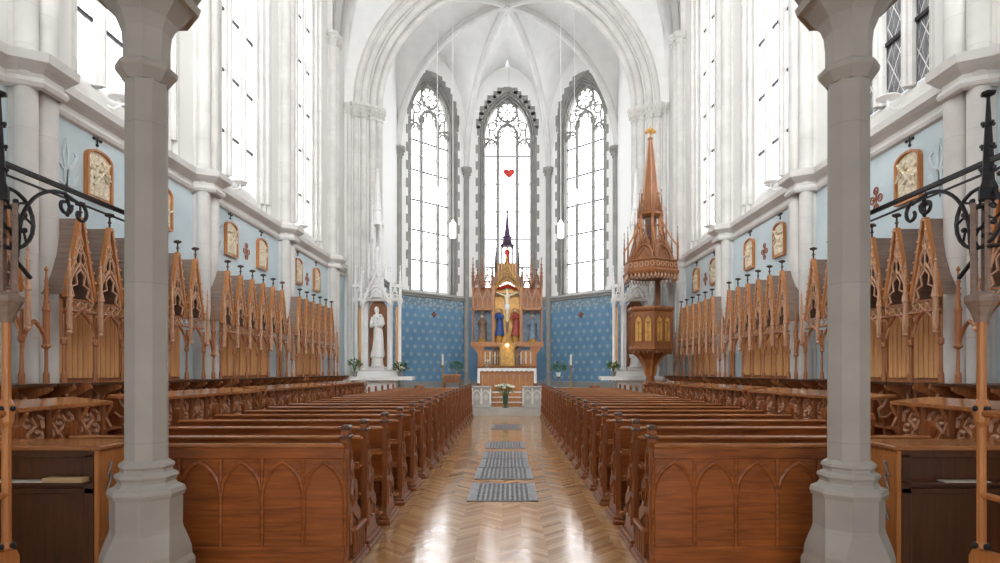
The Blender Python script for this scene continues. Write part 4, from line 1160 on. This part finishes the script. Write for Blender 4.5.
# wings
for sg in (-1, 1):
    c = sg*1.07
    mb = MB(); mb.box(c-.46, c-.4, -.3, .25, Z(2.75), Z(6.1)).box(c+.4, c+.46, -.3, .25, Z(2.75), Z(6.1)).box(c-.46, c+.46, .18, .26, Z(2.75), Z(6.1)).box(c-.5, c+.5, -.32, .26, Z(2.6), Z(2.82)).box(c-.48, c+.48, -.3, .26, Z(4.72), Z(4.85))
    mb.build('wing_case', 'barge', e)
    mb = MB()
    for cc in (c-.2, c+.2):
        gablet(mb, cc, -.3, Z(5.35), .19, .62, .02); mb.tube([(cc+u, -.3, v) for u, v in parch(.18, Z(4.5), .22, 4)], .018, 5)
        mb.tube([(cc-.19, -.3, Z(4.85)), (cc-.19, -.3, Z(5.4))], .025, 5); mb.tube([(cc+.19, -.3, Z(4.85)), (cc+.19, -.3, Z(5.4))], .025, 5)
        mb.tube([(cc, -.27, Z(4.9)), (cc, -.27, Z(5.6))], .03, 5); mb.ball((cc, -.27, Z(5.7)), .06, 6, 5)
    mb.build('wing_tracery', 'lace', e)
    mb = MB()
    for x, zt in ((c-.42, 7.0), (c, 7.3), (c+.42, 7.0)): pinn(mb, x, -.1, Z(6.0), Z(zt+.5), .085)
    for x in (c-.21, c+.21): gablet(mb, x, -.25, Z(6.0), .18, .7, .03)
    mb.build('wing_pinnacle', 'pulpit', e)
    st = statue(e, c+sg*.02, -.05, Z(3.0), 1.45, 'robe_brown' if sg < 0 else 'robe_grey', 'skin', pray=False); st['label'] = 'brown robed saint in the wing' if sg < 0 else 'grey-blue robed saint in the wing'
    MB().lathe([(.2, Z(2.82)), (.2, Z(2.95)), (.16, Z(3.0))], 8, (c+sg*.02, -.05)).build('statue_base', 'gild', e)
    MB().box(c-.4, c+.4, .17, .18, Z(2.85), Z(4.7)).build('wing_ground', 'robe_grey', e)
    mb = MB().prism([(sg*1.0, Z(1.75)), (sg*1.28, Z(1.75)), (sg*1.28, Z(2.3)), (sg*1.5, Z(2.6)), (sg*1.0, Z(2.6))], lambda p, q, d: (p, d, q), -.25, .25); mb.build('wing_corbel', 'barge', e)
# turret
mb = MB()
for x, y in ((-.24, -.15), (.24, -.15), (-.24, .15), (.24, .15)): mb.tube([(x, y, Z(7.15)), (x, y, Z(8.1))], .038, 6)
mb.build('turret_post', 'purple', e)
mb = MB(); mb.lathe([(.3, Z(8.05)), (.33, Z(8.12)), (.22, Z(8.18)), (.18, Z(8.5)), (.26, Z(8.54)), (.14, Z(8.6)), (.08, Z(9.1)), (.03, Z(9.95)), (.05, Z(10.0)), (.02, Z(10.05))], 8, (0, 0))
mb.tube([(0, 0, Z(10.0)), (0, 0, Z(10.35))], .02, 5); mb.tube([(-.1, 0, Z(10.2)), (.1, 0, Z(10.2))], .02, 5)
mb.build('turret_spire', 'purple', e)
mb = MB()
for k in range(4): gablet(mb, 0, 0, Z(8.0), .22, .35, .016, True, (lambda u, v, a=k*pi/2: (u*cos(a)+.24*sin(a), u*sin(a)-.24*cos(a), v)))
for x in (-.5, .5): pinn(mb, x, -.1, Z(6.6), Z(8.0), .08)
mb.build('turret_tracery', 'finial', e)
st = statue(e, 0, 0, Z(7.2), .85, 'red', 'skin', pray=False); st['label'] = 'small red robed figure in the turret'
KN = [(-9, -9), (2.8, 2.85), (6.0, 5.2), (7.2, 6.3), (8.1, 7.1), (10.35, 8.95), (20, 18)]
def rz(z):
    z += ZCH
    for (a, b), (c, d) in zip(KN[:-1], KN[1:]):
        if z <= c: return b+(z-a)*(d-b)/(c-a)-ZCH
def allkids(o):
    for c in o.children: yield c; yield from allkids(c)
for c in allkids(e):
    for v in c.data.vertices: v.co.z = rz(v.co.z)
# altar candles
CL = ['leftmost tall white candle on the altar shelf', 'second tall white candle from the left on the altar shelf', 'third tall white candle, just left of the tabernacle', 'fourth tall white candle, just right of the tabernacle', 'fifth tall white candle from the left on the altar shelf', 'rightmost tall white candle on the altar shelf']
for x, l in zip((-.95, -.74, -.53, .6, .81, 1.02), CL):
    k = empty('altar_candle', (x, RY-.36, 1.75), l, 'candle', 'six candles on the altar')
    MB().lathe([(.05, 0), (.05, .02), (.015, .04), (.012, .12), (.04, .14), (.04, .15), (.0, .15)], 8).build('holder', 'brass', k)
    MB().lathe([(.026, .15), (.026, .68), (.005, .69)], 8).build('wax', 'wax', k)
# bouquet vase on the altar
def leafball(mb, c, r, n, seed, sz=.06, up=0.0):
    rd = random.Random(seed)
    for _ in range(n):
        a = rd.uniform(0, 2*pi); t = rd.uniform(-.3, 1); q = sqrt(max(0, 1-t*t))*r*rd.uniform(.6, 1)
        p = (c[0]+q*cos(a), c[1]+q*sin(a), c[2]+r*t*rd.uniform(.6, 1)+up)
        d = (cos(a)*.8, sin(a)*.8, rd.uniform(-.2, .7)); w = (-sin(a)*sz*.35, cos(a)*sz*.35, 0)
        tip = tuple(p[i]+d[i]*sz*1.6 for i in range(3)); mid = tuple(p[i]+d[i]*sz*.8 for i in range(3))
        A = tuple(mid[i]+w[i] for i in range(3)); B = tuple(mid[i]-w[i] for i in range(3)); C2 = (mid[0], mid[1], mid[2]+sz*.15)
        D2 = (mid[0], mid[1], mid[2]-sz*.1)
        mb.add([p, A, tip, B, C2, D2], [(0, 1, 4), (1, 2, 4), (2, 3, 4), (3, 0, 4), (0, 5, 1), (1, 5, 2), (2, 5, 3), (3, 5, 0)])
    return mb
def blooms(parent, pts, mat, r, name='blossom'):
    for i, p in enumerate(pts):
        mb = MB(); mb.ball((0, 0, 0), r*.5, 7, 5)
        for k in range(7):
            a = k*2*pi/7; mb.ball((r*.55*cos(a), r*.55*sin(a), -.1*r), r*.42, 6, 4, .5)
        mb.build(name, mat, parent, True, p)
e = empty('flower_vase', (-.05, 21.5, .28), 'glass vase of white flowers standing in the aisle before the altar steps', 'flowers')
MB().lathe([(.1, 0), (.12, .02), (.05, .05), (.05, .1), (.09, .16), (.1, .42), (.12, .46), (.1, .46), (.08, .4), (.07, .16), (.0, .12)], 16).build('vase', 'vase', e, True)
mb = MB(); rd = random.Random(3)
PT = []
for i in range(20):
    a = i*2.4; q = .36*sqrt((i+.5)/20); z = .86-.35*q+rd.uniform(-.03, .05); PT.append((q*cos(a), q*sin(a), z))
    mb.tube([(0, 0, .2), (q*.3*cos(a), q*.3*sin(a), .5), PT[-1]], .008, 4)
mb.build('stems', 'green', e); leafball(MB(), (0, 0, .6), .3, 120, 5, .07).build('leaves', 'green', e)
blooms(e, PT, 'petal', .085)
e = empty('altar_bouquet', (-.78, 24.25, ZCH+.912), 'small white bouquet in a vase at the left of the altar table', 'flowers')
MB().lathe([(.05, 0), (.06, .1), (.04, .14)], 10).build('vase', 'pot', e); leafball(MB(), (0, 0, .2), .1, 40, 8, .05).build('leaves', 'green', e)
blooms(e, [(.05, 0, .3), (-.05, .02, .3), (0, -.05, .26), (.0, .03, .34)], 'petal', .05)

# candlesticks, plants and stands in the chancel
for s, x, l in ((-1, -2.75, 'tall brass candlestick with white candle, left of the high altar'), (1, 2.72, 'tall brass candlestick with white candle, right of the high altar')):
    k = empty('floor_candlestick', (x, 25.6, ZCH), l, 'candlestick', 'floor candlesticks beside the high altar')
    MB().lathe([(.16, 0), (.16, .03), (.06, .08), (.03, .16), (.025, .5), (.05, .54), (.025, .58), (.025, .95), (.09, 1.02), (.09, 1.05), (.0, 1.05)], 12).build('stand', 'brass', k, True)
    MB().lathe([(.045, 1.05), (.045, 1.5), (.01, 1.51)], 10).build('wax', 'wax', k)
def potted(x, y, z, r, h, label, mat='pot', n=90, seed=1, flowers=None, group='potted plants around the altars'):
    k = empty('potted_plant', (x, y, z), label, 'plant', group)
    MB().lathe([(.07, 0), (.1, .14), (.115, .15), (.1, .17), (.085, .15), (0, .14)], 10).build('pot', mat, k)
    mb = leafball(MB(), (0, 0, .15+h*.45), r, n, seed, .1)
    rd = random.Random(seed)
    for i in range(9):
        a = i*.7; mb.tube([(0, 0, .14), (r*.4*cos(a), r*.4*sin(a), .14+h*.5), (r*.9*cos(a), r*.9*sin(a), .14+h*rd.uniform(.5, .95))], .008, 4)
    mb.build('foliage', 'green', k)
    if flowers: blooms(k, [(r*.7*cos(i*1.9), r*.7*sin(i*1.9), .15+h*(.45+.3*((i*7) % 5)/5)) for i in range(8)], flowers, .06)
k = empty('credence_table', (-2.3, 25.2, ZCH), 'small carved wooden stand left of the high altar', 'stand')
MB().bbox(-.38, .38, -.2, .2, .6, .66, .01).build('top', 'barge', k)
MB().bbox(-.34, .34, -.17, .17, .3, .6, .01).build('apron', 'pulpit', k)
for x in (-.32, .32):
    for y in (-.15, .15): MB().bbox(x-.03, x+.03, y-.03, y+.03, 0, .6, .006).build('leg', 'pulpit', k)
potted(-2.12, 25.2, ZCH+.66, .24, .3, 'leafy green plant on the wooden stand left of the high altar', seed=2)
k = empty('plant_stand', (2.15, 25.2, ZCH), 'slim dark stand right of the high altar carrying a plant', 'stand')
MB().lathe([(.14, 0), (.14, .04), (.03, .08), (.03, .5), (.14, .54), (.14, .57), (0, .57)], 10).build('column', 'pot', k)
potted(2.15, 25.2, ZCH+.57, .3, .32, 'bushy green plant on the slim stand right of the high altar', 'white', seed=4, n=130)
for s in (-1, 1):
    mb = MB().lathe([(.16, 0), (.22, .1), (.2, .2), (.12, .24), (0, .25)], 12)
    tag(mb.build('basket', 'red' if False else 'pulpit', loc=(s*3.55, 24.3, ZCH)), f'low brown basket on the chancel floor, {SIDE[s]} of the high altar', 'basket', 'brown baskets on the chancel floor')
for s, sd in ((-1, 'left'), (1, 'right')):
    fn, L, mid = wallfn(OV[1], OV[2]) if s < 0 else wallfn(OV[3], OV[4])
    mb = MB()
    for a in range(4): mb.ball(fn(.09*cos(a*pi/2), 4.35+.09*sin(a*pi/2), -.03), .055, 7, 5)
    mb.ball(fn(0, 4.35, -.04), .05, 7, 5)
    tag(mb.build('wall_cross', 'rust'), f'small red-brown rosette cross on the blue {sd} apse wall', 'wall cross', 'rosette crosses on the apse walls')

# heart in the central window
P = [(16*sin(t)**3/32*.56, (13*cos(t)-5*cos(2*t)-2*cos(3*t)-cos(4*t))/32*.56) for t in [2*pi*i/32 for i in range(32)]]
tag(MB().prism(P, lambda p, q, d: (p, d, q), -.03, .03).build('heart_ornament', 'red', loc=(.08, 30.4, 11.62)), 'red heart hanging in front of the central apse window', 'heart')
MB().tube([(0, 0, .15), (0, 0, vault_z(.08, 30.4)-11.62-.03)], .006, 4).build('string', 'iron', bpy.data.objects['heart_ornament'])

# hanging lamps
for x, y, zb, zt, top, l in ((-2.22, 24.6, 7.05, 7.8, 15.6, 'white cylindrical lamp hanging left of the retable spire'), (2.2, 24.6, 7.05, 7.8, 15.6, 'white cylindrical lamp hanging right of the retable spire'),
                   (-2.95, 25.4, 8.7, 9.4, 15.9, 'white cylindrical lamp hanging before the left apse window'), (2.85, 25.4, 8.7, 9.4, 15.9, 'white cylindrical lamp hanging before the right apse window')):
    k = empty('pendant_lamp', (x, y, zb), l, 'lamp', 'hanging lamps in the apse')
    H = zt-zb
    MB().lathe([(.1, 0), (.13, .02), (.13, H*.8), (.08, H*.86), (.03, H), (0, H)], 14).build('lamp_shade', 'lampwhite', k, True)
    MB().tube([(0, 0, H), (0, 0, vault_z(x, y)-zb+.02)], .014, 5).build('cord', 'white', k)

# ------------------------------------------------------------------ side altars
def side_altar(s):
    e = empty('side_altar', (s*4.62, 21.42, 0), f'white Gothic side altar {SIDE[s]} of the chancel arch, Madonna statue under a pinnacled canopy' if s < 0 else 'white Gothic side altar right of the chancel arch, mostly hidden behind the wooden pulpit', 'side altar', 'white side altars flanking the chancel')
    MB().bbox(-.9, .7, -.3, .3, 0, .2, .02).xf(lambda x, y, z: (x*(-s), y, z)).build('step', 'marble', e)
    MB().bbox(-.8, .7, -.2, .25, .2, 1.28, .02).xf(lambda x, y, z: (x*(-s), y, z)).build('altar_body', 'marble', e)
    MB().bbox(-.85, 1.3, -.38, .3, 1.28, 1.4, .02).xf(lambda x, y, z: (x*(-s), y, z)).build('mensa', 'marble', e)
    MB().bbox(-.8, .8, -.1, .25, 1.4, 1.62, .015).build('gradine', 'marble', e)
    MB().bbox(-.3, .3, -.15, .2, 1.62, 1.75, .015).lathe([(.26, 1.75), (.22, 1.8), (.2, 2.05), (.25, 2.1), (.25, 2.16), (0, 2.16)], 8).build('pedestal', 'marble', e)
    statue(e, 0, 0, 2.16, 1.75, 'marble', None, child=True, pray=False)
    mb = MB(); P = parch(.32, 3.75, .45, 6); mb.prism([(-.32, 1.62)]+P+[(.32, 1.62)], lambda p, q, d: (p, d, q), .2, .3); mb.build('niche_back', 'pulpit', e)
    for sg in (-1, 1):
        MB().prism([(sg*.34, 1.62), (sg*.5, 1.62), (sg*.5, 4.0), (sg*.34, 4.0)], lambda p, q, d: (p, d, q), .05, .28).build('pilaster', 'marble', e)
        MB().prism([(sg*.62, 1.62), (sg*.7, 1.62), (sg*.7, 3.9), (sg*.62, 3.9)], lambda p, q, d: (p, d, q), .15, .28).build('side_panel', 'oak', e)
    mb = MB()
    for x in (-.5, .5): mb.lathe([(.1, 1.62), (.1, 1.7), (.055, 1.76), (.055, 3.85), (.1, 3.95), (.11, 4.0), (.11, 4.05)], 10, (x, -.12)); 
    for x in (-.78, .78): mb.lathe([(.1, 1.62), (.1, 1.7), (.06, 1.76), (.06, 3.95), (.1, 4.05), (.11, 4.1)], 10, (x, .1))
    mb.build('column', 'marble', e, True)
    mb = MB(); gablet(mb, 0, -.2, 4.05, .48, 1.05, .04)
    for sg in (-1, 1):
        gablet(mb, sg*.64, -.05, 4.05, .16, .55, .025)
        mb.tube([(sg*.46, -.2, 4.0), (sg*.3, -.2, 4.12), (sg*.32, -.2, 4.3), (sg*.12, -.2, 4.32), (0, -.2, 4.5)], .03, 5)
        mb.tube([(sg*.36, -.2, 4.45), (sg*.2, -.2, 4.62), (0, -.2, 4.6)], .022, 5)
        gablet(mb, 0, 0, 4.15, .28, .8, .028, True, lambda u, v, g=sg: (g*.5, -.02+u*.7, v))
    mb.build('canopy_tracery', 'marble', e)
    mb = MB(); mb.box(-.86, .86, -.02, .28, 4.1, 4.22).box(-.9, -.5, -.0, .2, 4.6, 4.7).box(.5, .9, -.0, .2, 4.6, 4.7).lathe([(.26, 4.22), (.22, 4.9), (.18, 5.0)], 8, (0, .05)); mb.build('canopy_block', 'marble', e)
    mb = MB()
    for x, y, a, b, r in ((-.52, -.18, 4.05, 5.3, .06), (.52, -.18, 4.05, 5.3, .06), (-.8, .1, 4.2, 5.4, .06), (.8, .1, 4.2, 5.4, .06), (-.3, .05, 4.9, 6.2, .05), (.3, .05, 4.9, 6.2, .05)): pinn(mb, x, y, a, b, r)
    mb.build('pinnacle', 'marble', e)
    mb = MB()
    for a in range(4): x, y = .17*cos(a*pi/2+pi/4), .05+.17*sin(a*pi/2+pi/4); mb.tube([(x, y, 4.9), (x, y, 6.9)], .03, 6); pinn(mb, x*1.3, .05+(y-.05)*1.3, 6.3, 7.5, .035)
    mb.lathe([(.24, 5.0), (.26, 5.15), (.2, 5.2)], 8, (0, .05)); mb.lathe([(.23, 6.8), (.25, 6.9), (.17, 6.95), (.15, 7.3), (.18, 7.35), (.12, 7.4), (.05, 8.7), (.09, 8.75), (.02, 8.85)], 8, (0, .05))
    for k in range(5):
        q = .12*(1-k/6)
        for a in range(4): mb.ball((q*cos(a*pi/2), .05+q*sin(a*pi/2), 7.5+.22*k), .03, 5, 3)
    mb.build('spire', 'marble', e)
    mb = MB().lathe([(.03, 5.2), (.1, 5.22), (.08, 5.6), (.06, 5.8), (.09, 5.85), (.07, 6.0), (.02, 6.05)], 8, (0, .05)); mb.build('small_figure', 'marble', e, True)
    # lace-edged altar linen is a thing of its own
    mb = MB(); mb.bbox(-.87, 1.32, -.4, .1, 1.4, 1.41, .003)
    rows = [[(-.87+2.19*i/40, -.402-.004*k, 1.405-.04*k-(.025*(i % 2) if k == 3 else 0)) for i in range(41)] for k in range(4)]
    mb.loft(rows, False); mb.xf(lambda x, y, z: (x*(-s), y, z))
    tag(mb.build('altar_linen', 'cloth', loc=(s*4.62, 21.42, 0)), f'white lace-edged linen on the {SIDE[s]} side altar', 'altar cloth', 'linens on the side altars')
    return e
for s in (-1, 1): side_altar(s)
potted(-5.35, 21.1, 1.41, .2, .55, 'tall green plant at the left end of the left side altar', seed=11, n=60)
potted(-3.75, 21.1, 1.41, .22, .3, 'white flowering plant at the right end of the left side altar', seed=12, flowers='petal')
potted(3.75, 21.1, 1.41, .18, .4, 'yellow and white flowers at the left end of the right side altar', seed=13, flowers='yellow')
potted(-3.95, 22.0, 1.0, .2, .9, 'dark leafy plant behind the white flowers by the left chancel pillar', seed=14, n=60)
MB().lathe([(.12, 0), (.14, .66), (.0, .7)], 10, (-3.95, 22.0)).build('wooden_pedestal', 'marble')
o = bpy.data.objects['wooden_pedestal']; o.name = 'plant_pedestal'; o.location = (0, 0, .28); tag(o, 'slim white pedestal under the dark leafy plant, left of the chancel', 'pedestal')

# ------------------------------------------------------------------ pulpit
e = empty('pulpit', (4.46, 18.6, 0), 'carved wooden hexagonal pulpit with tall spired sounding board, right of the chancel arch', 'pulpit')
def hexr(r, z, a0=-pi/2-.06): return [(r*cos(a0+j*pi/3), r*sin(a0+j*pi/3), z) for j in range(6)]
def hx(mb, prof): return mb.loft([hexr(r, z) for r, z in prof])
hx(MB(), [(.16, 0), (.2, .02), (.2, 1.1), (.28, 1.18), (.24, 1.25), (.14, 1.3), (.13, 1.42), (.15, 1.7), (.24, 1.95), (.42, 2.12), (.6, 2.22), (.66, 2.26)]).build('stem', 'pulpit', e)
mb = MB()
for j in range(6):
    a = -pi/2-.06+j*pi/3; mb.tube([(.15*cos(a), .15*sin(a), 1.45), (.2*cos(a), .2*sin(a), 1.75), (.4*cos(a), .4*sin(a), 2.05), (.66*cos(a), .66*sin(a), 2.22)], .03, 6)
mb.build('stem_rib', 'barge', e)
hx(MB(), [(.66, 2.22), (.72, 2.26), (.72, 2.32), (.68, 2.36), (.68, 3.4), (.74, 3.44), (.76, 3.5), (.74, 3.55), (.6, 3.55), (.6, 2.4), (.1, 2.38)]).build('body', 'pulpit', e)
def face(j, r):
    a0 = -pi/2-.06+j*pi/3; a1 = a0+pi/3; A = (r*cos(a0), r*sin(a0)); B = (r*cos(a1), r*sin(a1)); am = (a0+a1)/2
    return lambda u, v, d=0: ((A[0]+B[0])/2+(B[0]-A[0])*u+cos(am)*d, (A[1]+B[1])/2+(B[1]-A[1])*u+sin(am)*d, v)
for j in range(6):
    f = face(j, .68)
    mb = MB()
    for c in (-.22, .22):
        P = [(c+u, v) for u, v in parch(.16, 3.05, .24, 5)]
        mb.prism([(c-.16, 2.5)]+P+[(c+.16, 2.5)], lambda p, q, d: f(p, q, d), .002, .012)
    mb.build('lancet_panel', 'gild', e)
    mb = MB()
    for c in (-.22, .22):
        mb.tube([f(u, v, .02) for u, v in [(c-.17, 2.48)]+[(c+u, v) for u, v in parch(.17, 3.05, .26, 5)]+[(c+.17, 2.48)]], .016, 5)
        mb.tube([f(c, 2.5, .015), f(c, 3.1, .015)], .01, 4); mb.tube([f(c-.1, 3.1, .02), f(c, 3.02, .02), f(c+.1, 3.1, .02)], .012, 4)
        mb.tube([f(c-.08, 3.2, .02), f(c, 3.3, .02), f(c+.08, 3.2, .02)], .012, 4)
    mb.build('panel_tracery', 'pulpit', e)
    mb = MB()
    for k in range(5): mb.tube([f(u*1.0-.4+.2*k, 2.26-v, .0) for u, v in ((-.09, 0), (0, .12), (.09, 0))], .022, 5)
    mb.build('pendant_fringe', 'pulpit', e)
for p in hexr(.69, 0): MB().tube([(p[0], p[1], 2.3), (p[0], p[1], 3.45)], .03, 6).build('corner_shaft', 'pulpit', e)
# back board linking body and sounding board
MB().bbox(.3, .48, .62, .7, 2.4, 4.6, .01).build('back_post', 'pulpit', e)
# sounding board
hx(MB(), [(.1, 4.55), (.84, 4.5), (.9, 4.55), (.92, 4.62), (.86, 4.68), (.84, 4.9), (.88, 4.94), (.8, 4.98), (.1, 5.02)]).build('sounding_board', 'pulpit', e)
for j in range(6):
    f = face(j, .88); mb = MB()
    for k in range(7): mb.tube([f(-.43+.143*k+u, 4.53-v, 0) for u, v in ((-.06, 0), (-.05, .1), (0, .17), (.05, .1), (.06, 0))], .014, 4)
    mb.build('lace_fringe', 'lace', e)
    f = face(j, .86); mb = MB()
    for k in range(5): mb.tube([f(p, q, .02) for p, q in arc((-.4+.2*k, 4.8), .07, 0, 2*pi, 8)], .012, 4)
    mb.build('quatrefoil_frieze', 'lace', e)
    f = face(j, .74); mb = MB(); gablet(mb, 0, 0, 4.98, .46, .85, .028, True, lambda u, v: f(u, v, (4.98-v)*.25))
    mb.prism([(-.42, 4.98), (.42, 4.98), (0, 5.7)], lambda p, q, d: f(p, q, d+(4.98-q)*.25-.05), -.02, .0)
    mb.build('gable', 'pulpit', e)
mb = MB()
for p in hexr(.86, 0): pinn(mb, p[0], p[1], 4.95, 6.0, .035)
for p in hexr(.5, 0): pinn(mb, p[0], p[1], 5.3, 6.6, .035)
for p in hexr(.36, 0): pinn(mb, p[0], p[1], 6.1, 7.2, .03)
mb.build('pinnacle', 'pulpit', e)
mb = MB()
for p in hexr(1, 0):
    mb.tube([(p[0]*.84, p[1]*.84, 5.4), (p[0]*.6, p[1]*.6, 5.75), (p[0]*.36, p[1]*.36, 6.25)], .025, 5)
    mb.tube([(p[0]*.36, p[1]*.36, 4.98), (p[0]*.34, p[1]*.34, 6.5)], .032, 6)
    mb.tube([(p[0]*.5, p[1]*.5, 4.98), (p[0]*.5, p[1]*.5, 5.6)], .03, 6)
mb.build('flying_buttress', 'barge', e)
hx(MB(), [(.2, 4.98), (.2, 6.5)]).build('lantern_core', 'dark', e)
hx(MB(), [(.3, 6.35), (.4, 6.42), (.38, 6.5), (.3, 6.55), (.26, 6.9), (.16, 7.8), (.05, 8.75), (.09, 8.8), (.03, 8.85)]).build('spire', 'pulpit', e)
mb = MB()
for p in hexr(1, 0):
    mb.tube([(p[0]*.3, p[1]*.3, 6.55), (p[0]*.17, p[1]*.17, 7.8), (p[0]*.06, p[1]*.06, 8.75)], .015, 4)
    for k in range(7): q = .28-.032*k; mb.ball((p[0]*q, p[1]*q, 6.8+.28*k), .018, 4, 3)
mb.build('spire_crocket', 'lace', e)
for k in range(4):
    mb = MB(); gablet(mb, 0, 0, 6.4, .2, .5, .02, True, (lambda u, v, a=k*pi/2+.5: (u*cos(a)+.34*sin(a), u*sin(a)-.34*cos(a), v)))
    mb.build('lantern_gable', 'pulpit', e)
mb = MB(); mb.tube([(0, 0, 8.8), (0, 0, 9.0)], .02, 5)
for a in range(5): mb.ball((.13*cos(a*1.257), .1*sin(a*1.257), 9.02), .06, 7, 5)
mb.ball((0, 0, 9.06), .08, 8, 5).tube([(0, 0, 9.0), (0, 0, 9.2)], .015, 5)
mb.build('gilded_finial', 'gold', e)
o = MB().lathe([(.17, 0), (.17, .3), (.12, .36), (.12, 4.3), (.17, 4.4), (.17, 4.5), (0, 4.5)], 12).build('support_column', 'colstone', None, True)
tag(o, 'slim grey stone column rising behind the pulpit at the end of the stalls', 'column'); o.location = (5.42, 19.75, 0)
